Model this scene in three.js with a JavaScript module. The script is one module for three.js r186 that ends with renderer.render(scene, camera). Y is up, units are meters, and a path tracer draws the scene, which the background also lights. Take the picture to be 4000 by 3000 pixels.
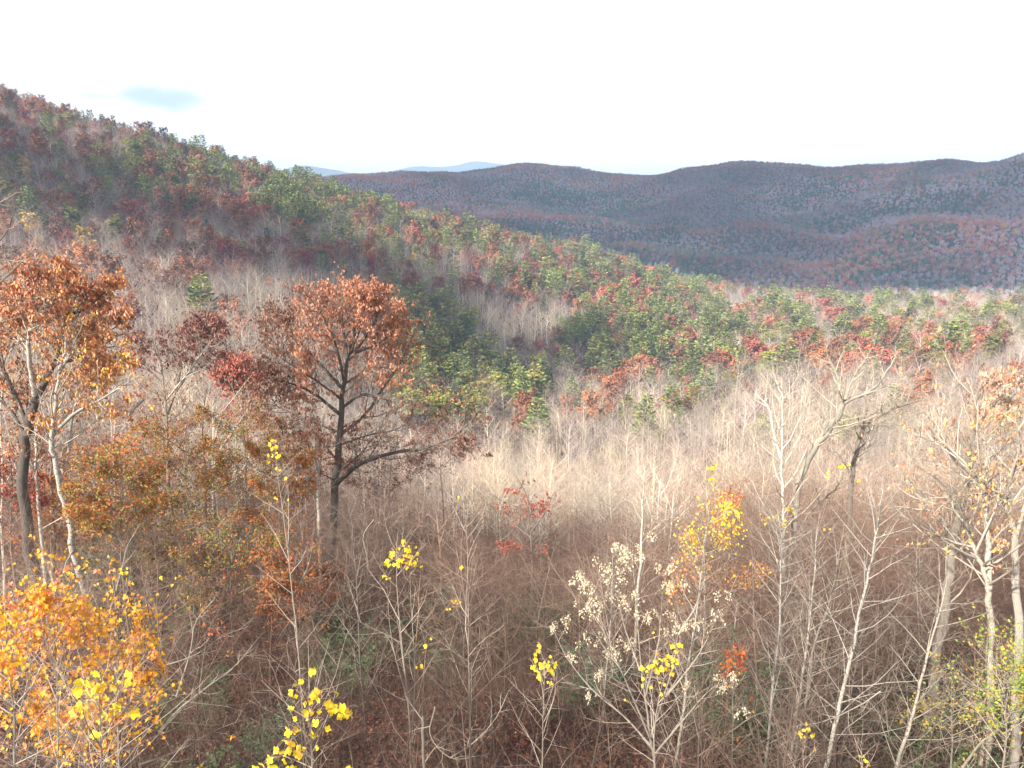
import * as THREE from 'three';
import { ImprovedNoise } from 'three/addons/math/ImprovedNoise.js';

// ---------------------------------------------------------------- camera, sky, sun, exposure
const scene = new THREE.Scene();
const FOV = 55, PITCH = 12 * Math.PI / 180, FPX = 1500 / Math.tan(FOV * Math.PI / 360);
const camera = new THREE.PerspectiveCamera(FOV, 4 / 3, 0.5, 30000);
camera.position.set(0, 0, 0);
camera.rotation.x = -PITCH;
const renderer = new THREE.WebGLRenderer({ antialias: true });
renderer.toneMapping = THREE.LinearToneMapping;
renderer.toneMappingExposure = 3.4;
renderer.shadowMap.enabled = true;
const SUN = new THREE.Vector3(-0.60, 0.56, 0.57).normalize();
const sun = new THREE.DirectionalLight(new THREE.Color(1, 0.93, 0.80), 5);
sun.position.copy(SUN).multiplyScalar(3000);
sun.castShadow = true; sun.shadow.radius = 3;
sun.shadow.mapSize.set(4096, 4096);
Object.assign(sun.shadow.camera, { left: -2500, right: 2500, top: 2500, bottom: -2500, near: 1, far: 9000 });
scene.add(sun, sun.target);

const perlin = new ImprovedNoise();
const fbm = (x, y, z, oct = 4) => { let s = 0, a = 0.5; for (let k = 0; k < oct; k++) { s += a * perlin.noise(x, y, z); x *= 2.03; y *= 2.03; z *= 2.03; a *= 0.5; } return s; };
const smooth = (a, b, x) => { const t = Math.min(1, Math.max(0, (x - a) / (b - a))); return t * t * (3 - 2 * t); };
const lerp = (a, b, t) => a + (b - a) * t;
const rngOf = (seed) => { let a = seed >>> 0; return () => { a = (a + 0x6D2B79F5) | 0; let t = Math.imul(a ^ (a >>> 15), 1 | a); t = (t + Math.imul(t ^ (t >>> 7), 61 | t)) ^ t; return ((t ^ (t >>> 14)) >>> 0) / 4294967296; }; };

{ // bright broken overcast: white cloud with small blue gaps
  const W = 1024, H = 512, d = new Float32Array(W * H * 4);
  for (let r = 0; r < H; r++) for (let c = 0; c < W; c++) {
    const up = ((r + 0.5) / H - 0.5) * Math.PI, a = ((c + 0.5) / W - 0.5) * 2 * Math.PI;
    const x = Math.cos(a) * Math.cos(up), y = Math.sin(up), z = Math.sin(a) * Math.cos(up);
    const flat = 1 / (Math.max(y, 0) + 0.16), n = fbm(x * flat * 1.1 + 9.7, 2.1, z * flat * 1.1 - 1.3, 5);
    const rag = fbm(x * 13 + 5, y * 42, z * 13, 5);
    let gap = smooth(0.33, 0.46, n) * 0.8;
    const az = Math.atan2(x, -z), dx = (az + 0.458) / 0.135, dy = (y - 0.139 - 0.006 * Math.sin(dx * 2.2 + 1.6)) / 0.0125;   // the gap over the left hill
    gap = Math.max(gap, smooth(1.3, 0.0, dx * dx + dy * dy + rag * 3.6) * 0.8) * smooth(-0.02, 0.03, y);
    const k = 0.50 + 0.04 * n + 0.85 * Math.exp(-Math.abs(y) / 0.13), o = (r * W + c) * 4;
    d[o] = lerp(k, 0.235, gap); d[o + 1] = lerp(k * 1.0, 0.31, gap); d[o + 2] = lerp(k * 0.97, 0.33, gap); d[o + 3] = 1;
    if (y < 0) { const g = smooth(0, -0.1, y); d[o] = lerp(d[o], 0.11, g); d[o + 1] = lerp(d[o + 1], 0.095, g); d[o + 2] = lerp(d[o + 2], 0.085, g); }
  }
  const t = new THREE.DataTexture(d, W, H, THREE.RGBAFormat, THREE.FloatType);
  t.mapping = THREE.EquirectangularReflectionMapping; t.magFilter = THREE.LinearFilter; t.needsUpdate = true;
  scene.background = t; scene.environment = t;
}
const FOG_DENSITY = 0.00016;
if (FOG_DENSITY) scene.fog = new THREE.FogExp2(new THREE.Color(0.46, 0.66, 1.0), FOG_DENSITY);

// ---------------------------------------------------------------- helpers
const used = new Map();
const numbered = (n) => { const k = used.get(n) ?? 0; used.set(n, k + 1); return k ? n + '_' + String(k).padStart(3, '0') : n; };
function tag(o, label, category, group) { o.userData.label = label; if (category) o.userData.category = category; if (group) o.userData.group = group; return o; }
// a pixel of a 4000 x 3000 view at a horizontal distance d
function ray(px, py) {
  const cx = (px - 2000) / FPX, cy = (1500 - py) / FPX, y = cy * Math.cos(PITCH) - Math.sin(PITCH), z = -(Math.cos(PITCH) + cy * Math.sin(PITCH)), h = Math.hypot(cx, z);
  return [cx / h, y / h, z / h];
}
const at = (px, py, d) => { const r = ray(px, py); return [r[0] * d, r[1] * d, r[2] * d]; };
function toPixel(x, y, z) {
  const c = Math.cos(PITCH), s = Math.sin(PITCH), yy = y * c - z * s, zz = y * s + z * c;   // into the camera's axes
  return zz > -0.1 ? null : [2000 + FPX * x / -zz, 1500 - FPX * yy / -zz];
}

class Geo {
  constructor() { this.p = []; this.n = []; this.c = []; this.u = []; this.i = []; }
  v(x, y, z, nx, ny, nz, c, u = 0, w = 0) { this.p.push(x, y, z); this.n.push(nx, ny, nz); this.c.push(c[0], c[1], c[2]); this.u.push(u, w); return this.p.length / 3 - 1; }
  tube(pts, rad, sides, col) {                       // a tapering tube with a closed tip
    const n = pts.length; let base = -1, len = 0, ux = 0, uy = 0, uz = 0;
    for (let k = 0; k < n; k++) {
      const a = pts[Math.max(0, k - 1)], b = pts[Math.min(n - 1, k + 1)], p = pts[k];
      let dx = b[0] - a[0], dy = b[1] - a[1], dz = b[2] - a[2], l = Math.hypot(dx, dy, dz) || 1; dx /= l; dy /= l; dz /= l;
      if (k) len += Math.hypot(p[0] - pts[k - 1][0], p[1] - pts[k - 1][1], p[2] - pts[k - 1][2]);
      if (!k) { if (Math.abs(dy) < 0.9) { ux = dz; uy = 0; uz = -dx; } else { ux = 0; uy = -dz; uz = dy; } }
      const dot = ux * dx + uy * dy + uz * dz; ux -= dot * dx; uy -= dot * dy; uz -= dot * dz;
      l = Math.hypot(ux, uy, uz) || 1; ux /= l; uy /= l; uz /= l;
      const wx = dy * uz - dz * uy, wy = dz * ux - dx * uz, wz = dx * uy - dy * ux, last = k === n - 1;
      if (last) {
        const tip = this.v(p[0], p[1], p[2], dx, dy, dz, col, 0.5, len);
        for (let s = 0; s < sides; s++) this.i.push(base + s, base + (s + 1) % sides, tip);
        break;
      }
      const from = this.p.length / 3;
      for (let s = 0; s < sides; s++) {
        const t = s / sides * Math.PI * 2, cs = Math.cos(t), sn = Math.sin(t), nx = ux * cs + wx * sn, ny = uy * cs + wy * sn, nz = uz * cs + wz * sn;
        this.v(p[0] + nx * rad[k], p[1] + ny * rad[k], p[2] + nz * rad[k], nx, ny, nz, col, s / sides, len);
      }
      if (k) for (let s = 0; s < sides; s++) { const s2 = (s + 1) % sides; this.i.push(base + s, base + s2, from + s2, base + s, from + s2, from + s); }
      base = from;
    }
  }
  fan(pos, ax, nr, size, shape, fold, col) {         // a folded leaf: ax runs base to tip, nr is its face
    let l = Math.hypot(...ax) || 1; const a = [ax[0] / l, ax[1] / l, ax[2] / l];
    const d = nr[0] * a[0] + nr[1] * a[1] + nr[2] * a[2]; let n = [nr[0] - d * a[0], nr[1] - d * a[1], nr[2] - d * a[2]];
    l = Math.hypot(...n) || 1; n = [n[0] / l, n[1] / l, n[2] / l];
    const s = [a[1] * n[2] - a[2] * n[1], a[2] * n[0] - a[0] * n[2], a[0] * n[1] - a[1] * n[0]];
    const P = ([x, y]) => { const h = Math.abs(x) * fold - y * y * fold * 0.4; return [0, 1, 2].map((k) => pos[k] + size * (a[k] * y + s[k] * x + n[k] * h)); };
    const mid = P([0, 0.4]), ring = shape.map(P), fnx = (q, r) => {
      const e = [q[0] - mid[0], q[1] - mid[1], q[2] - mid[2]], f = [r[0] - mid[0], r[1] - mid[1], r[2] - mid[2]];
      const c = [e[1] * f[2] - e[2] * f[1], e[2] * f[0] - e[0] * f[2], e[0] * f[1] - e[1] * f[0]], m = Math.hypot(...c) || 1; return [c[0] / m, c[1] / m, c[2] / m];
    };
    for (let k = 0; k < ring.length; k++) {
      const q = ring[k], r = ring[(k + 1) % ring.length], m = fnx(q, r);
      const b = this.v(...mid, ...m, col); this.v(...q, ...m, col); this.v(...r, ...m, col); this.i.push(b, b + 1, b + 2);
    }
  }
  tri(a, b, c, col) {
    const e = [b[0] - a[0], b[1] - a[1], b[2] - a[2]], f = [c[0] - a[0], c[1] - a[1], c[2] - a[2]];
    const n = [e[1] * f[2] - e[2] * f[1], e[2] * f[0] - e[0] * f[2], e[0] * f[1] - e[1] * f[0]], m = Math.hypot(...n) || 1;
    const k = this.v(...a, n[0] / m, n[1] / m, n[2] / m, col); this.v(...b, n[0] / m, n[1] / m, n[2] / m, col); this.v(...c, n[0] / m, n[1] / m, n[2] / m, col); this.i.push(k, k + 1, k + 2);
  }
  quad(a, b, c, d, col) { this.tri(a, b, c, col); this.tri(a, c, d, col); }
  get empty() { return !this.i.length; }
  build() {
    const g = new THREE.BufferGeometry();
    g.setAttribute('position', new THREE.Float32BufferAttribute(this.p, 3)); g.setAttribute('normal', new THREE.Float32BufferAttribute(this.n, 3));
    g.setAttribute('color', new THREE.Float32BufferAttribute(this.c, 3)); g.setAttribute('uv', new THREE.Float32BufferAttribute(this.u, 2));
    g.setIndex(this.p.length / 3 > 65535 ? new THREE.Uint32BufferAttribute(this.i, 1) : new THREE.Uint16BufferAttribute(this.i, 1));
    return g;
  }
  mesh(name, material, parent) { const m = new THREE.Mesh(this.build(), material); m.name = name; m.castShadow = m.receiveShadow = true; parent?.add(m); return m; }
}
const mirrored = (half) => [...half, ...half.slice(1, -1).reverse().map(([x, y]) => [-x, y])];
const LEAF = {
  tulip: mirrored([[0, 0], [0.3, 0.0], [0.55, 0.2], [0.36, 0.45], [0.5, 0.78], [0.22, 0.9], [0, 0.76]]),
  maple: mirrored([[0, 0], [0.24, -0.04], [0.48, 0.14], [0.3, 0.32], [0.5, 0.6], [0.2, 0.58], [0, 1]]),
  oak: mirrored([[0, 0], [0.2, 0.3], [0.13, 0.45], [0.25, 0.68], [0, 1]]),
  plain: mirrored([[0, 0], [0.3, 0.45], [0, 1]]),
};
const jitter = (c, r, v) => { const k = 1 + (r() - 0.5) * 2 * v, t = (r() - 0.5) * v * 0.5; return [Math.max(0, c[0] * (k + t)), Math.max(0, c[1] * k), Math.max(0, c[2] * (k - t))]; };
const mix3 = (a, b, t) => [lerp(a[0], b[0], t), lerp(a[1], b[1], t), lerp(a[2], b[2], t)];

// ---------------------------------------------------------------- materials
function noiseTexture(size, f, sx, sy, lo, hi, srgb) {
  const d = new Uint8Array(size * size * 4);
  for (let y = 0; y < size; y++) for (let x = 0; x < size; x++) {
    const a = x / size * Math.PI * 2, b = y / size * Math.PI * 2;
    const n = f(Math.cos(a) * sx, Math.sin(a) * sx, Math.cos(b) * sy, Math.sin(b) * sy), o = (y * size + x) * 4, v = Math.round(255 * Math.min(1, Math.max(0, lerp(lo, hi, n))));
    d[o] = d[o + 1] = d[o + 2] = v; d[o + 3] = 255;
  }
  const t = new THREE.DataTexture(d, size, size); t.wrapS = t.wrapT = THREE.RepeatWrapping; t.magFilter = THREE.LinearFilter; t.minFilter = THREE.LinearMipmapLinearFilter; t.needsUpdate = true;
  return t;
}
const barkTex = noiseTexture(256, (a, b, c, d) => 0.5 + 0.9 * fbm(a * 2.2 + c * 0.5, b * 2.2 + d * 0.5, c + d * 0.7 + a, 5), 1.6, 1.3, 0.35, 1);
barkTex.repeat.set(1, 0.5);
const paperTex = noiseTexture(256, (a, b, c, d) => smooth(0.28, 0.5, 0.5 + 0.95 * fbm(a + 4, b + c * 1.7, d * 1.7, 5)), 1.1, 1.9, 0.38, 1);
paperTex.repeat.set(1, 0.6);
const std = (o) => new THREE.MeshStandardMaterial({ vertexColors: true, roughness: 0.85, ...o });
const M = {
  bark: std({ map: barkTex, bumpMap: barkTex, bumpScale: 0.012, roughness: 0.92 }),
  pale: std({ map: paperTex, roughness: 0.8 }),
  twig: std({ roughness: 0.8 }),
  wood: std({ roughness: 0.9 }),
  leaf: new THREE.MeshPhysicalMaterial({ vertexColors: true, roughness: 0.75, transmission: 0.42, thickness: 0, side: THREE.DoubleSide, specularIntensity: 0.6 }),
  gloss: new THREE.MeshPhysicalMaterial({ vertexColors: true, roughness: 0.55, transmission: 0.3, thickness: 0, side: THREE.DoubleSide }),
  needle: std({ roughness: 0.7, side: THREE.DoubleSide }),
  mass: std({ roughness: 0.9, side: THREE.DoubleSide }),
};
// ---------------------------------------------------------------- the land
// heights are a thin-plate surface through points read off the photograph (azimuth, log distance), roughened by noise
const K = [];
const U = (x, z) => Math.atan2(x, -z) * 1.6, V = (d) => Math.log(d);
function pin(px, py, d, H = 0) { if (d > 280 && d < 1110 && H) H += 8 * smooth(260, 420, d); const p = at(px, py, d); K.push([U(p[0], p[2]), V(d), p[1] - H]); }
function flat(px, d, y) { const p = at(px, 900, d); K.push([U(p[0], p[2]), V(d), y]); }
for (const px of [-2200, 0, 2000, 4000, 6200]) { flat(px, 3, -11.6); flat(px, 11, -12.9); flat(px, 18, -15.2); }
for (const [d, y] of [[3, -11.8], [18, -15], [60, -20], [150, -22], [400, 10], [1200, 180], [4000, 200]]) { flat(-11000, d, y); flat(15000, d, Math.min(y, -15) - (d > 100 ? 30 : 0)); }
for (const [d, a, b, c, e] of [[30, -17.6, -19.6, -20.2, -20.4], [45, -20.6, -24.4, -27, -26.6], [80, -26, -35, -39, -37], [130, -33, -49, -58, -54], [200, -39, -62, -82, -76]]) { flat(0, d, a); flat(1250, d, b); flat(2300, d, c); flat(3800, d, e); flat(5600, d, e + 2); flat(-1600, d, a + 3); }
pin(0, 1060, 330, 18); pin(0, 850, 520, 16); pin(0, 650, 720, 16); pin(0, 450, 950, 15); pin(0, 345, 1100, 12);
pin(-700, 900, 500, 16); pin(-700, 300, 950, 12); pin(-700, 80, 1250, 12);
pin(600, 1130, 330, 18); pin(600, 950, 480, 16); pin(600, 800, 650, 16); pin(600, 650, 820, 16); pin(600, 560, 950, 15); pin(600, 515, 1050, 14);
pin(1200, 1250, 350, 18); pin(1200, 1000, 520, 17); pin(1200, 850, 700, 17); pin(1200, 750, 850, 16); pin(1200, 702, 950, 15);
pin(1700, 1680, 290, 18); pin(1700, 1420, 400, 18); pin(1700, 1220, 520, 18); pin(1700, 1000, 690, 17); pin(1700, 900, 800, 16); pin(1700, 838, 920, 15);
pin(2300, 1690, 300, 18); pin(2300, 1500, 410, 18); pin(2300, 1300, 560, 18); pin(2300, 1150, 700, 17); pin(2300, 1030, 850, 16); pin(2300, 965, 960, 15);
pin(2900, 1700, 300, 18); pin(2900, 1500, 420, 18); pin(2900, 1350, 560, 18); pin(2900, 1250, 700, 17); pin(2900, 1160, 880, 16); pin(2900, 1120, 960, 15);
for (const px of [3500, 4000, 4800]) { pin(px, 1620, 330, 18); pin(px, 1400, 480, 17); pin(px, 1280, 650, 17); pin(px, 1200, 850, 16); pin(px, 1168, 1000, 15); }
pin(3080, 1190, 830, 16);
// behind the near crest
pin(-700, 260, 1700, 12); pin(0, 560, 1500, 0); pin(600, 760, 1350, 0); pin(1200, 900, 1250, 0); pin(1700, 1020, 1250, 0); pin(2300, 1130, 1250, 0); pin(2900, 1215, 1180, 0); pin(3500, 1215, 1180, 0); pin(4300, 1215, 1180, 0);
pin(0, 760, 2400); pin(600, 800, 2200);
// the far side of the valley
pin(3050, 1125, 1450, 16); pin(3900, 1125, 1400, 18); pin(2500, 1050, 1500, 15); pin(4700, 1110, 1400, 18);
pin(4000, 1000, 1600, 14); pin(4000, 850, 1900, 12); pin(4000, 700, 2220, 12); pin(4000, 603, 2500, 12); pin(4000, 640, 2900, 10); pin(4800, 560, 2500, 12); pin(4800, 950, 1650, 12); pin(4800, 700, 2200, 10);
pin(3600, 995, 1650, 14); pin(3600, 850, 1930, 12); pin(3600, 690, 2330, 12); pin(3600, 700, 2650, 10); pin(3450, 634, 3350, 10); pin(3750, 640, 3350, 10);
pin(3300, 1020, 1650, 14); pin(3300, 900, 1900, 12); pin(3280, 765, 2200, 12); pin(3250, 760, 2600, 10); pin(3200, 650, 3250, 10);
pin(3000, 1010, 1680, 14); pin(3000, 845, 2030, 12); pin(3000, 850, 2280, 10); pin(3000, 740, 2620, 12); pin(2950, 638, 3050, 10);
pin(2700, 985, 1700, 12); pin(2700, 935, 1950, 12); pin(2700, 800, 2450, 12); pin(2700, 690, 2900, 10); pin(2700, 660, 3200, 10);
pin(2450, 950, 1850, 12); pin(2450, 800, 2500, 12); pin(2450, 725, 2950, 10); pin(2450, 678, 3400, 10);
pin(2120, 880, 2150, 12); pin(2120, 780, 2650, 12); pin(2120, 700, 3050, 10); pin(2110, 640, 3400, 10);
pin(1750, 830, 2300, 12); pin(1750, 740, 2800, 12); pin(1720, 678, 3350, 10); pin(1450, 720, 2900, 12); pin(1450, 672, 3500, 10); pin(1230, 705, 3600, 10); pin(900, 790, 3600, 10); pin(300, 760, 3600);
for (const px of [0, 1200, 2000, 3000, 4000, 5200]) { pin(px, 860, 4700); pin(px, 860, 7500); }
pin(-1800, 500, 600); pin(-1800, 0, 1200); pin(-1800, 300, 3000); pin(6200, 1300, 600); pin(6200, 1100, 1400); pin(6200, 600, 3000);
const TPS = (() => {
  const n = K.length, m = n + 3, A = Array.from({ length: m }, () => new Float64Array(m + 1)), phi = (r2) => (r2 > 1e-12 ? 0.5 * r2 * Math.log(r2) : 0);
  for (let i = 0; i < n; i++) {
    for (let j = 0; j < n; j++) A[i][j] = phi((K[i][0] - K[j][0]) ** 2 + (K[i][1] - K[j][1]) ** 2);
    A[i][i] += 2e-4; A[i][n] = A[n][i] = 1; A[i][n + 1] = A[n + 1][i] = K[i][0]; A[i][n + 2] = A[n + 2][i] = K[i][1]; A[i][m] = K[i][2];
  }
  for (let c = 0; c < m; c++) {
    let p = c; for (let r = c + 1; r < m; r++) if (Math.abs(A[r][c]) > Math.abs(A[p][c])) p = r;
    [A[c], A[p]] = [A[p], A[c]];
    for (let r = 0; r < m; r++) if (r !== c) { const f = A[r][c] / A[c][c]; if (f) for (let k = c; k <= m; k++) A[r][k] -= f * A[c][k]; }
  }
  const w = A.map((r, i) => r[m] / r[i]);
  return (u, v) => { let s = w[n] + w[n + 1] * u + w[n + 2] * v; for (let i = 0; i < n; i++) s += w[i] * phi((u - K[i][0]) ** 2 + (v - K[i][1]) ** 2); return s; };
})();
// tabulated on a polar grid, which is also the ground mesh
const AZ = 1.35, NA = 300, NR = 260, D0 = 2.5, D1 = 7600, table = new Float32Array((NA + 1) * (NR + 1));
const fold = (x, z) => Math.abs(fbm(x / 850 + 7, 3.3, z / 850, 3));
const dOf = (j) => D0 * Math.pow(D1 / D0, j / NR);
for (let j = 0; j <= NR; j++) for (let i = 0; i <= NA; i++) {
  const a = lerp(-AZ, AZ, i / NA), d = dOf(j), x = Math.sin(a) * d, z = -Math.cos(a) * d;
  let y = TPS(a * 1.6, Math.log(d));
  const far = smooth(1100, 1900, d) * smooth(5200, 3600, d);
  y += far * (190 * lerp(1, 0.35, smooth(2500, 3100, d)) * (0.12 - fold(x, z)) + 22 * fbm(x / 190, 9.1, z / 190, 3));
  y += smooth(250, 500, d) * (1 - smooth(1000, 1500, d)) * 9 * fbm(x / 140, 1.7, z / 140, 3) + 0.6 * smooth(12, 40, d) * fbm(x / 9, 5.2, z / 9, 3);
  table[j * (NA + 1) + i] = y;
}
function ground(x, z) {
  const d = Math.max(D0, Math.hypot(x, z)), a = Math.atan2(x, -z);
  const fi = Math.min(NA - 1e-4, Math.max(0, (a + AZ) / (2 * AZ) * NA)), fj = Math.min(NR - 1e-4, Math.max(0, Math.log(d / D0) / Math.log(D1 / D0) * NR));
  const i = Math.floor(fi), j = Math.floor(fj), s = fi - i, t = fj - j, o = j * (NA + 1) + i;
  return lerp(lerp(table[o], table[o + 1], s), lerp(table[o + NA + 1], table[o + NA + 2], s), t);
}
{
  const pos = [], uv = [], idx = [];
  for (let j = 0; j <= NR; j++) for (let i = 0; i <= NA; i++) { const a = lerp(-AZ, AZ, i / NA), d = dOf(j), x = Math.sin(a) * d, z = -Math.cos(a) * d; pos.push(x, table[j * (NA + 1) + i], z); uv.push(x / 4, z / 4); }
  for (let j = 0; j < NR; j++) for (let i = 0; i < NA; i++) { const o = j * (NA + 1) + i; idx.push(o, o + 1, o + NA + 2, o, o + NA + 2, o + NA + 1); }
  const g = new THREE.BufferGeometry(); g.setAttribute('position', new THREE.Float32BufferAttribute(pos, 3)); g.setAttribute('uv', new THREE.Float32BufferAttribute(uv, 2)); g.setIndex(idx); g.computeVertexNormals();
  const S = 512, d = new Uint8Array(S * S * 4), r = rngOf(5), tones = [[62, 36, 28], [76, 44, 33], [46, 30, 25], [88, 55, 40], [68, 31, 27], [36, 27, 24]];
  for (let k = 0; k < S * S; k++) { d[k * 4] = 40; d[k * 4 + 1] = 28; d[k * 4 + 2] = 23; d[k * 4 + 3] = 255; }
  for (let k = 0; k < 14000; k++) {                // a litter of small flecks, wrapped at the edges
    const cx = r() * S, cy = r() * S, rad = 2 + r() * 4, an = r() * 3.14, cs = Math.cos(an), sn = Math.sin(an), c = tones[Math.floor(r() * tones.length)], b = 0.8 + r() * 0.4;
    for (let y = -5; y <= 5; y++) for (let x = -5; x <= 5; x++) { const p = (x * cs + y * sn) / rad, q = (-x * sn + y * cs) / (rad * 0.55); if (p * p + q * q < 1) { const o = (((Math.floor(cy + y) + S) % S) * S + (Math.floor(cx + x) + S) % S) * 4; for (let e = 0; e < 3; e++) d[o + e] = Math.min(255, c[e] * b); } }
  }
  const t = new THREE.DataTexture(d, S, S); t.wrapS = t.wrapT = THREE.RepeatWrapping; t.colorSpace = THREE.SRGBColorSpace; t.magFilter = THREE.LinearFilter; t.minFilter = THREE.LinearMipmapLinearFilter; t.generateMipmaps = true; t.needsUpdate = true;
  const m = new THREE.Mesh(g, new THREE.MeshStandardMaterial({ map: t, bumpMap: t, bumpScale: 0.03, roughness: 0.95 })); m.name = 'hills'; m.receiveShadow = true;
  m.userData = { kind: 'structure', label: 'wooded valley slopes and hills floored with brown leaf litter' }; scene.add(m);
}
// the pale blue ridges far beyond
function ridge(name, d, tops, label) {
  const pos = [], idx = [], n = 160, rows = 5;
  for (let k = 0; k <= n; k++) {
    const px = lerp(-800, 4800, k / n); let py = 760;
    for (let q = 0; q + 1 < tops.length; q++) if (px >= tops[q][0] && px <= tops[q + 1][0]) { const t = (px - tops[q][0]) / (tops[q + 1][0] - tops[q][0]); py = lerp(tops[q][1], tops[q + 1][1], t * t * (3 - 2 * t)); }
    for (let j = 0; j < rows; j++) { const s = j / (rows - 1) * 2 - 1, dd = d * (1 + s * 0.16), p = at(px, py, d), q = at(px, py, dd), h = p[1] * (1 - s * s) - 700 * s * s + d * 0.004 * fbm(px / 160, d, s * 2, 4) * (1 - Math.abs(s) * 0.3); pos.push(q[0], h, q[2]); }
  }
  for (let k = 0; k < n; k++) for (let j = 0; j < rows - 1; j++) { const o = k * rows + j; idx.push(o, o + rows, o + rows + 1, o, o + rows + 1, o + 1); }
  const g = new THREE.BufferGeometry(); g.setAttribute('position', new THREE.Float32BufferAttribute(pos, 3)); g.setIndex(idx); g.computeVertexNormals();
  const m = new THREE.Mesh(g, new THREE.MeshStandardMaterial({ color: new THREE.Color().setRGB(0.11, 0.12, 0.10), roughness: 1, side: THREE.DoubleSide })); m.name = name; m.userData = { kind: 'structure', label }; scene.add(m);
}
ridge('distant_mountain', 9000, [[-800, 740], [700, 735], [1000, 690], [1170, 648], [1300, 660], [1420, 684], [2000, 740], [4800, 760]], 'pale blue mountain ridge beyond the left end of the wooded range');
ridge('distant_mountain', 11500, [[-800, 745], [1300, 720], [1640, 650], [1720, 652], [1880, 632], [1960, 640], [2150, 690], [4800, 750]], 'faint blue mountain peeping over the middle of the wooded range');

// ---------------------------------------------------------------- clouds overhead, out of the frame, whose shade lies on the hills
function cloud(cx, cz, rx, rz, y0, count, seed, turn, label) {
  const r = rngOf(seed), G = new Geo(), white = [0.9, 0.9, 0.9], ico = new THREE.IcosahedronGeometry(1, 3), P = ico.attributes.position;
  for (let k = 0; k < count; k++) {
    const a = r() * 6.283, q = Math.sqrt(r()), lx = Math.cos(a) * q * rx, lz = Math.sin(a) * q * rz, x = cx + lx * Math.cos(turn) - lz * Math.sin(turn), z = cz + lx * Math.sin(turn) + lz * Math.cos(turn), s = (0.5 + r() * 0.6) * Math.min(rx, rz) * 0.34 * (1.15 - 0.5 * q);
    for (let t = 0; t < P.count; t += 3) {
      const T = [0, 1, 2].map((e) => { const X = P.getX(t + e), Y = P.getY(t + e), Z = P.getZ(t + e), f = 1 + 0.35 * fbm(X * 1.6 + k, Y * 1.6, Z * 1.6, 3); return [x + X * s * f, y0 + Math.max(-0.18, Y * f) * s * 0.6, z + Z * s * f]; });
      G.tri(...T, white);
    }
  }
  const m = G.mesh(numbered('cloud'), new THREE.MeshStandardMaterial({ color: new THREE.Color().setRGB(0.95, 0.95, 0.96), roughness: 1, emissive: 0x000000 }), scene);
  m.userData = { label, category: 'cloud', group: 'clouds above the valley' };
}
const shadeAt = (x, y, z, alt) => { const t = (alt - y) / SUN.y; return [x + SUN.x * t, z + SUN.z * t]; };
function shade(px, py, d, rx, rz, count, seed, turn, label) { const p = at(px, py, d), [cx, cz] = shadeAt(p[0], p[1], p[2], 1150); cloud(cx, cz, rx, rz, 1150, count, seed, turn, label); }
shade(2400, 850, 2600, 2900, 1350, 230, 11, -0.1, 'huge white cloud bank shading the whole far range');
shade(3500, 1080, 1500, 1500, 200, 80, 13, 0, 'long white cloud shading the foot of the far range');
shade(430, 840, 650, 350, 180, 30, 12, 0.45, 'white cloud shading the foot of the left hill');
shade(-50, 600, 820, 230, 150, 16, 15, 0.3, 'white cloud shading the high part of the left hill');
shade(1700, 1040, 690, 80, 50, 7, 14, 0.5, 'small white cloud shading the fold of the middle slope');
// ---------------------------------------------------------------- growing trees
const rot = (d, ang, az) => {                        // turn d away from itself by ang, towards azimuth az about it
  let ux, uy, uz; if (Math.abs(d[1]) < 0.9) { const l = Math.hypot(d[0], d[2]); ux = d[2] / l; uy = 0; uz = -d[0] / l; } else { const l = Math.hypot(d[1], d[2]); ux = 0; uy = -d[2] / l; uz = d[1] / l; }
  const wx = d[1] * uz - d[2] * uy, wy = d[2] * ux - d[0] * uz, wz = d[0] * uy - d[1] * ux, c = Math.cos(ang), s = Math.sin(ang), ca = Math.cos(az) * s, sa = Math.sin(az) * s;
  return [d[0] * c + ux * ca + wx * sa, d[1] * c + uy * ca + wy * sa, d[2] * c + uz * ca + wz * sa];
};
const unit = (d) => { const l = Math.hypot(d[0], d[1], d[2]) || 1; return [d[0] / l, d[1] / l, d[2] / l]; };
const along = (pts, t) => { const f = Math.min(0.9999, Math.max(0, t)) * (pts.length - 1), k = Math.floor(f), s = f - k, a = pts[k], b = pts[k + 1]; return { p: [lerp(a[0], b[0], s), lerp(a[1], b[1], s), lerp(a[2], b[2], s)], d: unit([b[0] - a[0], b[1] - a[1], b[2] - a[2]]), k, s }; };
// levels: { n, from, to, ang, len, rad, seg, sides, wander, up, taper, shape(t) } ; sink(level) gives the Geo, col(level) the tone
function sprout(r, parent, radii, levels, lv, sink, col, tips, keep) {
  const L = levels[lv]; if (!L) return;
  const n = Math.max(1, Math.round(L.n * (0.8 + r() * 0.4) * (L.perLen ? parent.len / L.perLen : 1))); let az = r() * 6.283;
  for (let k = 0; k < n; k++) {
    const t = lerp(L.from, L.to ?? 0.98, (k + r() * 0.9) / n), q = along(parent.pts, t); az += 2.4 + (r() - 0.5) * 0.9;
    if (keep && !keep(q.p, lv)) continue;
    const rp = lerp(radii[q.k], radii[q.k + 1], q.s), len = L.len * parent.len * (L.shape ? L.shape(t) : 1) * (0.7 + r() * 0.6);
    branch(r, q.p, rot(q.d, L.ang * (0.75 + r() * 0.5), az), len, Math.min(rp * 0.8, L.rad * (0.7 + r() * 0.6)), levels, lv, sink, col, tips, keep);
  }
}
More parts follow.
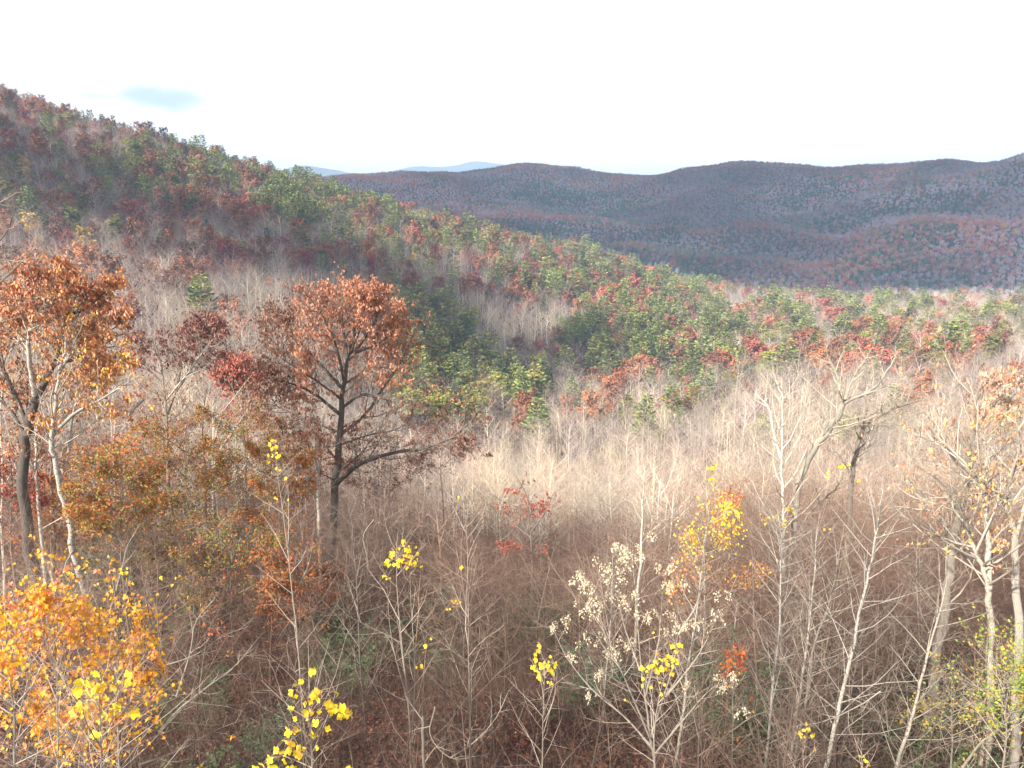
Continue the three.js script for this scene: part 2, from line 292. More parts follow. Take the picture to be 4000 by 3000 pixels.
function branch(r, p0, d0, len, rad, levels, lv, sink, col, tips, keep) {
  const L = levels[lv], seg = L.seg, pts = [p0], radii = [rad]; let d = unit(d0), p = p0;
  for (let s = 1; s <= seg; s++) {
    d = unit([d[0] + (r() - 0.5) * L.wander, d[1] + (r() - 0.5) * L.wander + L.up, d[2] + (r() - 0.5) * L.wander]);
    p = [p[0] + d[0] * len / seg, p[1] + d[1] * len / seg, p[2] + d[2] * len / seg]; pts.push(p); radii.push(rad * (1 - (s / seg) * (1 - (L.taper ?? 0.2))));
  }
  sink(lv).tube(pts, radii, L.sides, jitter(col(lv), r, 0.12));
  if (lv + 1 < levels.length) sprout(r, { pts, len }, radii, levels, lv + 1, sink, col, tips, keep); else tips?.push([pts, d]);
  if (lv + 2 === levels.length && tips) tips.push([pts.slice(-2), d]);
}
const BARK = { grey: [0.30, 0.27, 0.245], pale: [0.58, 0.53, 0.46], white: [0.62, 0.59, 0.54], brown: [0.21, 0.16, 0.125], dark: [0.10, 0.085, 0.075], twig: [0.30, 0.225, 0.18], rosy: [0.38, 0.26, 0.205], tan: [0.47, 0.385, 0.30] };
function plant(name, trunk, crown, mt, mc, crownName = 'crown') { const g = new THREE.Group(); g.name = name; if (!trunk.empty) trunk.mesh('trunk', mt, g); if (!crown.empty) crown.mesh(crownName, mc, g); return g; }

// a leafless forest tree about H metres tall
function bareTree(seed, H, o = {}) {
  const r = rngOf(seed), T = new Geo(), C = new Geo(), tw = o.twig ?? BARK.twig, bk = o.bark ?? BARK.grey, fine = o.fine ?? 1, fat = o.fat ?? 1;
  const Ls = [
    { seg: 8, sides: 6, wander: 0.10, up: 0.06, taper: 0.1 },
    { n: o.n1 ?? 15, from: o.from ?? 0.38, ang: o.ang ?? 0.75, len: o.spread ?? 0.30, rad: 0.055 * H / 20 * fat, seg: 5, sides: 4, wander: 0.35, up: o.up ?? 0.07, shape: (t) => 1.2 - 0.45 * t },
    { n: o.n2 ?? 7, from: 0.2, ang: 0.85, len: 0.42, rad: 0.022 * fat, seg: 3, sides: 3, wander: 0.5, up: 0.04 },
    { n: (o.n3 ?? 6) * fine, from: 0.12, ang: 0.85, len: 0.52, rad: 0.011 * fat, seg: 2, sides: 3, wander: 0.6, up: 0.02 },
  ];
  if (o.deep) Ls.push({ n: o.deep, from: 0.1, ang: 0.8, len: 0.55, rad: 0.006 * fat, seg: 1, sides: 3, wander: 0.5, up: 0.0 });
  branch(r, [0, -0.6, 0], [(r() - 0.5) * 0.12, 1, (r() - 0.5) * 0.12], H, (o.rad ?? 0.008) * H, Ls, 0, (lv) => (lv ? C : T), (lv) => (lv === 0 ? bk : lv === 1 ? mix3(bk, tw, 0.35) : lv === 2 ? mix3(bk, tw, 0.75) : tw), null);
  return plant('bare_tree', T, C, M.wood, M.twig);
}
// a broad crown still in leaf, as seen from some hundred metres
function leafTree(seed, H, cols, o = {}) {
  const r = rngOf(seed), T = new Geo(), C = new Geo(), tips = [];
  const Ls = [
    { seg: 6, sides: 5, wander: 0.12, up: 0.05, taper: 0.15 },
    { n: 15, from: o.from ?? 0.34, ang: 0.95, len: o.spread ?? 0.37, rad: 0.05, seg: 4, sides: 3, wander: 0.3, up: 0.14, shape: (t) => 1.5 - 1.0 * t },
    { n: 6, from: 0.25, ang: 0.7, len: 0.42, rad: 0.02, seg: 2, sides: 3, wander: 0.4, up: 0.08 },
  ];
  branch(r, [0, -0.6, 0], [0, 1, 0], H, 0.008 * H, Ls, 0, (lv) => (lv ? C : T), (lv) => (lv ? BARK.brown : BARK.grey), tips);
  const s0 = o.leaf ?? 0.85, per = o.per ?? 12;
  for (const [pts] of tips) {
    const tone = jitter(cols[Math.floor(r() * cols.length)], r, 0.22);
    for (let k = 0; k < per; k++) { const q = along(pts, r()).p, e = 0.75, p = [q[0] + (r() - 0.5) * e * 1.6, q[1] + (r() - 0.45) * e, q[2] + (r() - 0.5) * e * 1.6]; C.fan(p, [r() - 0.5, r() * 0.6 - 0.4, r() - 0.5], [p[0] * 0.35 + (r() - 0.5) * 1.3, (p[1] - H * 0.6) * 0.3 + 0.3 + (r() - 0.5), p[2] * 0.35 + (r() - 0.5) * 1.3], s0 * (0.6 + r() * 0.8), LEAF.plain, 0.3, jitter(tone, r, 0.18)); }
  }
  return plant(o.name ?? 'oak_tree', T, C, M.wood, M.mass);
}
// white pine: whorls of level boughs, each a ragged plate of needle plumes
function pineTree(seed, H, cols, o = {}) {
  const r = rngOf(seed), T = new Geo(), C = new Geo(), lean = (r() - 0.5) * 0.04, W = (o.width ?? 0.17) * H;
  const pts = [], rad = []; for (let k = 0; k <= 6; k++) { pts.push([lean * H * (k / 6) ** 2, -0.6 + (H + 0.6) * k / 6, 0]); rad.push(lerp(0.0095 * H, 0.02, k / 6)); }
  T.tube(pts, rad, 6, BARK.brown);
  const y0 = H * (o.from ?? 0.3), step = o.step ?? 1.15;
  for (let y = y0; y < H - 0.4; y += step * (0.75 + r() * 0.5)) {
    const t = (y - y0) / (H - y0), n = 5 + Math.floor(r() * 3), reach = W * Math.pow(1 - t, o.pow ?? 0.72) * (t < 0.16 ? 0.55 + t * 2.6 : 1) + 0.5; let az = r() * 6.283;
    for (let k = 0; k < n; k++) {
      az += 6.283 / n + (r() - 0.5) * 0.7; if (r() < 0.08 + (o.gap ?? 0)) continue;
      const L = reach * (0.6 + r() * 0.6), rise = lerp(0.1, 0.8, t) + (r() - 0.5) * 0.24, dx = Math.cos(az), dz = Math.sin(az), bp = [];
      for (let s = 0; s <= 3; s++) { const f = s / 3; bp.push([lean * H * t * t + dx * L * f, y + L * f * rise * 0.5 + L * f * f * 0.16, dz * L * f]); }
      C.tube(bp, [0.05, 0.04, 0.025, 0.01], 3, BARK.brown);
      const tone = jitter(cols[Math.floor(r() * cols.length)], r, 0.2), m = Math.max(4, Math.round(L * (o.dense ?? 3.2)));
      for (let q = 0; q < m; q++) {
        const f = 0.3 + 0.72 * Math.sqrt((q + r()) / m), c = along(bp, f).p, w = 0.34 * L * (1.2 - f) + 0.15, side = (r() - 0.5) * 2 * w;
        const p = [c[0] - dz * side, c[1] + (r() - 0.4) * 0.2, c[2] + dx * side], s = (o.tuft ?? 1.0) * (0.7 + r() * 0.6), ca = az + side / (w + 0.1) * 0.9 + (r() - 0.5) * 0.6;
        for (let e = 0; e < 2; e++) C.fan(p, [Math.cos(ca) + (r() - 0.5) * 0.5, 0.15 + (r() - 0.25) * 0.7, Math.sin(ca) + (r() - 0.5) * 0.5], [dx * 0.8 + (r() - 0.5) * 1.1, 0.9, dz * 0.8 + (r() - 0.5) * 1.1], s, [[0, -0.1], [0.26, 0.25], [0.16, 0.75], [0, 1.05], [-0.2, 0.7], [-0.26, 0.25]], 0.35, jitter(tone, r, 0.22));
      }
    }
  }
  return plant(o.name ?? 'white_pine', T, C, M.wood, M.needle);
}
// scrub pine: a ragged round crown of needle clumps on a bare stem
function scrubPine(seed, H, cols) {
  const r = rngOf(seed), T = new Geo(), C = new Geo(), tips = [];
  const Ls = [
    { seg: 6, sides: 5, wander: 0.12, up: 0.05, taper: 0.15 },
    { n: 16, from: 0.40, ang: 1.15, len: 0.18, rad: 0.05, seg: 3, sides: 3, wander: 0.4, up: 0.1, shape: (t) => 1.6 - 1.0 * t },
    { n: 5, from: 0.3, ang: 0.8, len: 0.5, rad: 0.02, seg: 1, sides: 3, wander: 0.4, up: 0.1 },
  ];
  branch(r, [0, -0.6, 0], [0, 1, 0], H, 0.009 * H, Ls, 0, (lv) => (lv ? C : T), () => BARK.brown, tips);
  for (const [pts] of tips) {
    const c = pts[pts.length - 1], tone = jitter(cols[Math.floor(r() * cols.length)], r, 0.25), R = 0.6 + r() * 0.4;
    for (let k = 0; k < 9; k++) { const a = r() * 6.283, e = r() * 2 - 0.7, p = [c[0] + Math.cos(a) * R * r(), c[1] + e * R * 0.45, c[2] + Math.sin(a) * R * r()]; C.fan(p, [Math.cos(a), r() * 1.1 - 0.2, Math.sin(a)], [p[0] * 0.4 + r() - 0.5, 0.7, p[2] * 0.4 + r() - 0.5], 0.85 * (0.7 + r() * 0.6), [[0, -0.1], [0.24, 0.3], [0.15, 0.8], [0, 1], [-0.15, 0.8], [-0.24, 0.3]], 0.35, jitter(tone, r, 0.22)); }
  }
  return plant('scrub_pine', T, C, M.wood, M.needle);
}
const TONE = {
  rust: [[0.235, 0.085, 0.045], [0.29, 0.115, 0.055], [0.20, 0.075, 0.045], [0.26, 0.12, 0.07]],
  crimson: [[0.22, 0.035, 0.04], [0.28, 0.05, 0.045], [0.17, 0.03, 0.04]],
  scarlet: [[0.38, 0.12, 0.075], [0.44, 0.16, 0.10], [0.32, 0.085, 0.065]],
  orange: [[0.46, 0.17, 0.05], [0.42, 0.13, 0.045], [0.5, 0.22, 0.07]],
  gold: [[0.48, 0.30, 0.06], [0.42, 0.24, 0.05], [0.52, 0.36, 0.10]],
  pine: [[0.15, 0.195, 0.065], [0.21, 0.245, 0.075], [0.115, 0.165, 0.065], [0.26, 0.275, 0.085]],
  spruce: [[0.035, 0.085, 0.055], [0.045, 0.10, 0.06]],
  olive: [[0.165, 0.175, 0.035], [0.21, 0.20, 0.04], [0.12, 0.145, 0.035]],
};
const PROTO = {
  bare: [1, 2, 3, 4, 5].map((k) => bareTree(100 + k, 14 + (k % 3) * 1.5, { spread: 0.33 + 0.04 * (k % 3), from: 0.2, ang: 0.88, fat: 1.9, n1: 16, n2: 6, n3: 5, twig: [0.33, 0.26, 0.24], bark: [0.40, 0.37, 0.34] })),
  pale: [1, 2, 3, 4].map((k) => bareTree(140 + k, 14.5 + (k % 2) * 2.5, { bark: BARK.pale, twig: [0.43, 0.35, 0.27], fat: 2.2, ang: 0.85, from: 0.24, spread: 0.36 + 0.03 * (k % 3), rad: 0.0105, n1: 15, n2: 6, n3: 5 })),
  white: [1, 2].map((k) => bareTree(160 + k, 15, { bark: BARK.white, twig: [0.50, 0.43, 0.35], fat: 2.6, ang: 0.85, from: 0.32, spread: 0.42, n1: 9, n3: 4, rad: 0.013 })),
  rosy: [1, 2, 3].map((k) => bareTree(180 + k, 12.5 + k, { twig: [0.40, 0.28, 0.235], bark: [0.38, 0.34, 0.30], spread: 0.38, ang: 0.85, from: 0.25, fat: 2.0, n1: 13, n2: 6, n3: 6 })),
  rust: [1, 2, 3].map((k) => leafTree(200 + k, 14 + k, TONE.rust, { per: 10 })),
  crimson: [1, 2].map((k) => leafTree(210 + k, 14 + k, TONE.crimson)),
  scarlet: [1, 2].map((k) => leafTree(220 + k, 14 + k, TONE.scarlet)),
  orange: [1, 2].map((k) => leafTree(230 + k, 14 + k, TONE.orange, { spread: 0.26, name: 'maple_tree' })),
  gold: [1, 2].map((k) => leafTree(240 + k, 15 + k, TONE.gold, { spread: 0.24, per: 6, name: 'hickory_tree' })),
  pine: [1, 2, 3, 4, 5].map((k) => pineTree(250 + k, 18 + (k % 3) * 2, TONE.pine, { width: 0.18 + 0.02 * (k % 3), from: 0.22 + 0.06 * (k % 3), gap: 0.06 * (k % 2) })),
  spruce: [1].map((k) => pineTree(270 + k, 16, TONE.spruce, { width: 0.18, from: 0.08, step: 0.7, pow: 0.95, name: 'hemlock_tree' })),
  olive: [1, 2, 3].map((k) => scrubPine(280 + k, 14 + k, TONE.olive)),
};
// the same trees grown finer, for those within a few hundred metres
const NEAR = {
  bare: [1, 2, 3, 4, 5].map((k) => bareTree(300 + k, 12.5 + (k % 3) * 2, { spread: 0.38 + 0.05 * (k % 3), from: 0.14, ang: 0.9, n1: 17, n2: 7, n3: 5, fat: 1.7, twig: [0.27, 0.21, 0.175], bark: [0.40, 0.37, 0.33] })),
  pale: [1, 2, 3, 4].map((k) => bareTree(340 + k, 12 + k, { bark: BARK.pale, twig: [0.36, 0.29, 0.225], ang: 0.88, from: 0.16, spread: 0.42 + 0.04 * (k % 2), rad: 0.0105, n1: 16, n2: 7, n3: 5, fat: 1.9 })),
  rosy: [1, 2, 3].map((k) => bareTree(380 + k, 11 + k, { twig: [0.33, 0.22, 0.175], bark: [0.36, 0.32, 0.28], spread: 0.45, ang: 0.95, n1: 17, n2: 7, n3: 5, from: 0.12, fat: 1.7 })),
};
// ---------------------------------------------------------------- the forest on the slopes
const SPOT = [];   // [px, py, rx, ry, mix] : which kinds grow where, as read off the photograph; later entries lie over earlier ones
const zone = (px, py, rx, ry, mix) => SPOT.push({ px, py, rx, ry, mix });
zone(2000, 1300, 9000, 9000, { bare: 6, rosy: 2, pale: 2, rust: 0.4, pine: 0.20 });
zone(300, 650, 900, 420, { bare: 7, rosy: 5, rust: 2.4, crimson: 1.1, pine: 0.50, olive: 0.5, orange: 0.25, gold: 0.15, pale: 1 });
zone(850, 630, 450, 110, { pine: 4.32, olive: 3, bare: 2.6, rosy: 2, rust: 1.2, crimson: 0.5 });
zone(760, 690, 420, 80, { pine: 2.88, olive: 2.2, bare: 3.5, rosy: 3, rust: 2, crimson: 0.5 });
zone(900, 815, 360, 55, { crimson: 4, rust: 5, pine: 1.00, bare: 1.5, scarlet: 0.37 });
zone(1200, 790, 220, 95, { pine: 7.20, olive: 1.8, bare: 1.4, scarlet: 0.31 });
zone(1480, 800, 330, 60, { pine: 3.84, olive: 3, bare: 2, rust: 1.5, scarlet: 0.50, pale: 1 });
zone(520, 1040, 900, 110, { bare: 8, pale: 3, rosy: 2, gold: 0.25, rust: 0.7, orange: 0.2 });
zone(950, 960, 420, 90, { bare: 6, rosy: 3, rust: 2, crimson: 0.6, pine: 0.40, pale: 1 });
zone(1550, 980, 420, 130, { bare: 6, rosy: 3, pine: 1.92, rust: 1.6, crimson: 0.5, pale: 1.4, olive: 0.3 });
zone(1900, 920, 430, 80, { pine: 2.88, olive: 1.6, scarlet: 1.12, rust: 1.6, pale: 2, rosy: 2, gold: 0.3 });
zone(2500, 1090, 480, 110, { pine: 2.52, olive: 1.0, scarlet: 0.74, orange: 0.7, pale: 3.4, rosy: 1.6, gold: 0.4 });
zone(2150, 1060, 330, 110, { pine: 2.64, rust: 1.8, crimson: 0.8, bare: 4, pale: 1, olive: 0.4 });
zone(1950, 1280, 260, 150, { pale: 7, bare: 4, rosy: 1.5, pine: 0.25, rust: 0.3 });
zone(1680, 1330, 190, 170, { pine: 8.40, olive: 3, bare: 2, spruce: 0.6 });
zone(1830, 1530, 320, 130, { olive: 8, pine: 4.20, bare: 2.5, pale: 1 });
zone(2600, 1330, 520, 170, { pine: 5.28, olive: 2.0, rust: 2.0, scarlet: 0.31, bare: 1.8, pale: 2, rosy: 1.4 });
zone(3400, 1230, 760, 75, { pine: 1.92, pale: 6, scarlet: 0.50, rosy: 2.8, gold: 0.3, bare: 1, olive: 0.6 });
zone(3400, 1370, 720, 100, { pine: 1.44, pale: 5.5, rosy: 3, scarlet: 0.68, rust: 1.2, olive: 0.8, gold: 0.2 });
zone(3000, 1620, 1500, 100, { pale: 5, rosy: 3, bare: 2, rust: 0.15, pine: 0.25 });
zone(2900, 1820, 1600, 160, { pale: 6, rosy: 3, bare: 2 });
function kindAt(px, py, r) {
  let mix = SPOT[0].mix;
  for (const s of SPOT) { const q = ((px - s.px) / s.rx) ** 2 + ((py - s.py) / s.ry) ** 2; if (q < 1 && r() < 1.9 * (1 - q)) mix = s.mix; }
  let sum = 0; for (const k in mix) sum += mix[k];
  let t = r() * sum; for (const k in mix) if ((t -= mix[k]) < 0) return k;
  return 'bare';
}
// is a point hidden behind the land (with the lower half of its woods)?
function seen(x, y, z) {
  const d = Math.hypot(x, z);
  for (let k = 1; k < 26; k++) { const t = Math.pow(k / 26, 0.6), q = d * t; if (q < 25 || d - q < Math.min(60, d * 0.1)) continue; if (y * t < ground(x * t, z * t) + (q > 200 ? 4 : 1)) return false; }
  return true;
}
const heightOf = (g) => (g.userData.h ??= new THREE.Box3().setFromObject(g).max.y);
const AZMAX = 0.72, BIG = (d) => 0.95 + 0.5 * smooth(200, 420, d);
// named single trees that stand out in the photograph: placed where a line of sight meets the canopy
function meet(px, py, up) {
  const r = ray(px, py); for (let d = 60; d < 4200; d *= 1.004) if (r[1] * d < ground(r[0] * d, r[2] * d) + up) return [r[0] * d, ground(r[0] * d, r[2] * d), r[2] * d, d];
  return null;
}
const occupied = new Map();   // a coarse grid of taken places
const cell = (x, z) => Math.round(x / 6) + ',' + Math.round(z / 6);
const TINT = new Map();
function tinted(m, k) { const key = m.uuid + k; if (!TINT.has(key)) { const c = m.clone(); const t = [[1, 1, 1], [1.3, 1.25, 1.1], [0.7, 0.74, 0.76], [1.1, 0.9, 0.85]][k]; c.color.setRGB(...t); TINT.set(key, c); } return TINT.get(key); }
function stand(proto, x, y, z, s, turn, name, label, category, group, tint = 0, lean = 0) {
  const g = proto.clone(); g.name = numbered(name); g.userData = {}; g.position.set(x, y, z); g.rotation.set(lean, turn, lean * 0.7); g.scale.set(s[0], s[1], s[0]);
  if (tint) g.traverse((o) => { if (o.isMesh) o.material = tinted(o.material, tint); });
  scene.add(tag(g, label, category, group)); return g;
}
const rH = rngOf(77);
const NAMES = { bare: 'bare_tree', rosy: 'bare_tree', pale: 'bare_tree', white: 'sycamore_tree', rust: 'oak_tree', crimson: 'oak_tree', scarlet: 'oak_tree', orange: 'maple_tree', gold: 'hickory_tree', pine: 'white_pine', spruce: 'hemlock_tree', olive: 'scrub_pine' };
function notable(kind, px, py, label, size = 1, wide = 1) {
  const m = meet(px, py, 16); if (!m) return;
  const list = PROTO[kind], g = list[Math.floor(rH() * list.length)];
  occupied.set(cell(m[0], m[2]), 1);
  stand(g, m[0], m[1], m[2], [size * wide * BIG(m[3]), size * BIG(m[3])], rH() * 6.283, NAMES[kind], label, kind === 'pine' || kind === 'spruce' || kind === 'olive' ? 'pine tree' : 'tree', null, 0);
}
const LIST = [
  ['crimson', 48, 553, 'broad maroon oak high on the left hill near the photo edge', 1.15, 1.4], ['rust', 150, 559, 'rust brown oak crown on the upper left hill, left of its paired oak', 1.1, 1.3], ['rust', 208, 547, 'rust brown oak crown on the upper left hill, right of its paired oak', 1.05, 1.2],
  ['rust', 175, 607, 'rust brown oak just below the pair of oaks on the upper left hill', 1.1, 1.3], ['rust', 340, 590, 'wide rust brown oak left of the pine grove on the left hill', 1.15, 1.5], ['gold', 93, 655, 'yellow hickory standing alone on the upper left hill', 1.05, 1.3], ['orange', 262, 650, 'small light orange maple in the middle of the left hill', 0.8], ['orange', 241, 737, 'bright orange maple low on the left hill above grey trees', 0.85],
  ['crimson', 320, 806, 'round dark crimson oak alone among grey trees on the left hill', 1.1, 1.2], ['crimson', 124, 794, 'small crimson tree on the left hill near the photo edge', 0.7], ['scarlet', 530, 842, 'largest red oak in the middle of the left hill', 1.15, 1.3], ['rust', 480, 800, 'brown red oak touching the largest red oak on the left hill', 1, 1.2], ['gold', 124, 872, 'dull gold hickory in the grey woods at the left', 0.95, 1.3], ['gold', 344, 939, 'pale gold hickory in the grey hollow below the left hill', 1, 1.2],
  ['pine', 428, 782, 'dark green pine standing alone left of the red oaks', 0.95, 1.1], ['pine', 585, 794, 'tall green pine just right of the largest red oak', 1], ['spruce', 802, 891, 'dark hemlock below the red oak belt of the left hill', 0.95], ['pine', 443, 601, 'blue green pine high on the left hill', 0.95], ['pine', 627, 939, 'small green pine in the grey hollow under the red belt', 0.75, 1.2], ['spruce', 1040, 905, 'slim dark hemlock right of the brown oaks in the hollow', 0.8],
  ['orange', 660, 925, 'tall orange maple beside the small pine in the hollow', 0.9], ['scarlet', 741, 1011, 'bright red orange oak low in the grey hollow', 0.9, 1.4], ['scarlet', 594, 981, 'pinkish red oak low in the grey hollow, left of the red orange one', 0.8, 1.1], ['crimson', 898, 1030, 'large crimson tree at the foot of the left hill behind the rust oaks', 1.25, 1.1], ['crimson', 1109, 963, 'crimson oak right of the hollow at the end of the left hill', 0.95, 1.2], ['crimson', 1187, 1023, 'crimson oak beside a dark hemlock in the hollow', 0.95, 1.2], ['spruce', 1262, 1040, 'dark pointed hemlock beside the crimson oak in the hollow', 1.15, 0.9], ['olive', 1175, 1078, 'small olive pine in front of the dark pointed hemlock', 0.6, 0.9], ['orange', 1052, 1072, 'small orange maple in the pale woods above the rust oak', 0.65], ['gold', 450, 955, 'small yellow tree in the grey hollow at the left', 0.75], ['gold', 700, 975, 'yellow tree squeezed beside the red orange oak', 0.7],
  ['crimson', 778, 806, 'crimson oak at the left end of the red belt', 0.95, 1.3], ['rust', 874, 800, 'russet oak second from the left in the red belt', 1, 1.3], ['crimson', 928, 812, 'crimson oak in the middle of the red belt', 0.9, 1.2], ['scarlet', 989, 806, 'red oak right of the middle of the red belt', 0.9, 1.2], ['crimson', 1079, 812, 'tall crimson oak at the right end of the red belt', 1.1],
  ['pine', 811, 585, 'tall ragged pine poking above the skyline of the left hill', 1.1, 0.9], ['pine', 1175, 812, 'broad green pine right of the red belt', 1.05, 1.2], ['pine', 1236, 830, 'dense green pine right of the broad one beside the red belt', 1, 1.2], ['pine', 1025, 842, 'green pine in front of the red belt', 0.8, 1.3], ['pine', 1135, 742, 'pale sunlit pine on the shoulder of the left hill', 1],
  ['pine', 1605, 892, 'dense pine of a pair on the middle slope, left one', 1.1, 1.15], ['pine', 1668, 892, 'slim pine of a pair on the middle slope, right one', 1], ['pine', 1694, 948, 'wide pale green pine below the pair on the middle slope', 1, 1.3], ['scarlet', 1535, 854, 'rosy red oak high on the middle slope', 1, 1.3], ['crimson', 1690, 860, 'deep red oak near the crest of the middle slope', 0.8], ['crimson', 1865, 1125, 'deep red oak leaning out above the pale bare trees', 1.15, 1.1], ['crimson', 2035, 1101, 'crimson oak on the middle slope right of a big pine', 1.05, 1.2], ['pine', 1972, 1080, 'big loose pine between two crimson oaks', 1.15, 1.1],
  ['pine', 2137, 1108, 'pine just right of the crimson oak on the middle slope', 0.95], ['pine', 2238, 1150, 'largest pine on the middle slope, sunlit on its left side', 1.35, 1.2], ['pine', 2080, 1006, 'dark pine in the shaded fold of the middle slope', 1.05, 1.2], ['pine', 1257, 1045, 'half shaded pine behind the dark hemlock', 0.8], ['rust', 1870, 1032, 'russet oak in the shaded fold of the middle slope', 1, 1.3], ['crimson', 1925, 981, 'crimson oak at the top of the shaded fold', 0.95], ['pine', 1814, 937, 'pine near the crest with rosy trees round it', 0.9, 1.1],
  ['scarlet', 1953, 905, 'red oak on the crest between pines', 1, 1.2], ['scarlet', 2000, 915, 'narrow red oak beside the crest oak', 0.9], ['scarlet', 2042, 935, 'salmon oak just below the crest', 0.95, 1.2], ['pine', 2143, 911, 'tall layered pine standing out on the crest', 1.1], ['pine', 2086, 905, 'smaller pine left of the layered crest pine', 0.9], ['pine', 2263, 943, 'bright wide topped pine on the descending crest', 1, 1.3], ['scarlet', 2175, 987, 'red oak below the layered crest pine', 0.95, 1.2], ['crimson', 2165, 1063, 'dark red oak in the dip of the slope', 0.9, 1.1], ['crimson', 2219, 1076, 'dark red oak right of the one in the dip', 0.9], ['scarlet', 2282, 1044, 'red oak on the sunlit slope below the crest', 0.95, 1.1],
  ['rust', 1428, 1082, 'brown orange oak alone in the grey woods of the middle', 0.8, 1.1], ['rust', 1713, 1114, 'rust brown oak among bare trunks in the middle', 0.95], ['scarlet', 2314, 1190, 'red oak touching the largest pine', 1.05, 1.1], ['rust', 2368, 1228, 'orange brown oak clump right of the largest pine', 1.05, 1.4], ['crimson', 2377, 1392, 'small crimson oak among the green pines', 0.75, 1.2], ['rust', 2257, 1430, 'round brown oak at the lower edge of the pines', 0.8, 1.1],
  ['pine', 1652, 1195, 'narrow pine between pale trunks left of the bare patch', 1.1], ['pine', 1535, 1145, 'bright yellow green pine rising behind the central rust oak', 1], ['pine', 1789, 1253, 'sunlit pine at the left edge of the bare patch', 1.05], ['pine', 1719, 1350, 'blue green pine right of the central rust oak', 1.15], ['olive', 1770, 1425, 'dark olive pine below the blue green one', 1.05, 1.2], ['olive', 1890, 1415, 'largest olive pine of the olive grove', 1.35, 1.2], ['olive', 2092, 1455, 'olive pine at the right end of the olive grove', 1.2, 1.1], ['olive', 1810, 1590, 'bright green pine low at the left of the olive grove', 1.1, 1.2], ['olive', 1980, 1545, 'yellowish slim pine standing forward of the olive grove', 1, 0.8], ['olive', 2095, 1560, 'two tiered yellowish pine at the foot of the olive grove', 1.05, 0.9],
  ['pine', 2206, 1440, 'pyramid shaped pine at the lower left of the green pines', 1, 1.2], ['pine', 2310, 1440, 'dense dark pine beside the pyramid pine', 1.15, 1.2], ['pine', 2380, 1455, 'spreading pine above a bare pale tree', 1, 1.2], ['scarlet', 3005, 1231, 'round scarlet oak between bright pines on the right slope', 0.9], ['crimson', 2935, 1253, 'crimson oak left of the round scarlet oak', 0.95, 1.2], ['scarlet', 2942, 1399, 'largest scarlet oak at the lower right of the pines', 1.25, 1.35], ['orange', 2878, 1440, 'brown orange oak left of the largest scarlet oak', 1, 1.3], ['crimson', 2916, 1152, 'crimson oak on the far sunlit crest', 0.9, 1.1],
  ['scarlet', 3473, 1203, 'salmon red oak on the sunlit flat at the right', 0.95, 1.4], ['scarlet', 3739, 1222, 'salmon oak beside pale bare trees at the right', 0.9, 1.2], ['scarlet', 3891, 1203, 'red oak at the far right of the sunlit flat', 1, 1.5], ['scarlet', 3480, 1260, 'broad red oak in the middle of the sunlit flat', 0.95, 1.5], ['crimson', 3426, 1329, 'dusky red oak behind the forked bare tree', 0.95, 1.1], ['scarlet', 3578, 1336, 'red oak touching a pale orange one on the flat', 1], ['orange', 3628, 1352, 'pale orange oak touching a red one on the flat', 1, 1.1], ['orange', 3217, 1411, 'orange red oak behind the tips of the forked bare tree', 1.1, 1.2], ['scarlet', 3448, 1435, 'salmon oak behind the right limb of the forked bare tree', 1.15, 1.2], ['gold', 3265, 1342, 'small yellow tree behind the bare tree tips', 0.7], ['olive', 2771, 1222, 'small bright olive pine on the right slope', 0.65], ['crimson', 3989, 1171, 'crimson oak at the photo edge of the sunlit flat', 1],
  ['pine', 2973, 1176, 'bright tall pine at the end of the near crest', 1.3, 1.2], ['pine', 2920, 1114, 'lone pine sticking up at the end of the crest', 1], ['pine', 3119, 1304, 'tall pointed green pine on the right slope', 1.2, 1.2], ['pine', 3037, 1279, 'dark layered pine left of the tall pointed one', 1.1, 1.1], ['pine', 2897, 1317, 'layered pine above the brown orange oak', 1.1], ['pine', 2755, 1291, 'pointed blue green pine above the red oaks', 1.15, 1.1], ['pine', 2809, 1405, 'green pine left of the brown orange oak', 1.1], ['pine', 3233, 1209, 'sunlit broad pine on the flat', 1.05, 1.2], ['pine', 3065, 1440, 'pale green pine low on the right slope', 1.15, 1.2],
  ['rust', 2620, 1590, 'orange brown oak in front of the white sycamore', 0.95, 1.3], ['white', 2705, 1660, 'white limbed sycamore bright in the sunlit valley', 1.05, 1.2], ['white', 2570, 1730, 'white forked sycamore in the middle of the valley', 0.85], ['white', 2620, 1800, 'low white sycamore nearest in the bare valley', 0.8], ['olive', 2590, 1655, 'small olive pine beside the orange brown oak', 0.6],
  ['orange', 82, 350, 'orange tipped tree on the skyline at the far left', 0.7], ['gold', 60, 390, 'gold maple just under the skyline at the far left', 0.7], ['crimson', 155, 418, 'crimson oak below the skyline of the left hill', 0.9], ['crimson', 95, 455, 'dusky red oak below the skyline at the far left', 0.9], ['rust', 250, 470, 'russet oak near the crest of the left hill', 1.1, 1.2], ['crimson', 385, 490, 'red oak by the sunlit crest trees of the left hill', 0.95, 1.2], ['scarlet', 2632, 1032, 'dark red tree past the descending crest', 1.1, 1.2],
];
for (const e of LIST) notable(...e);

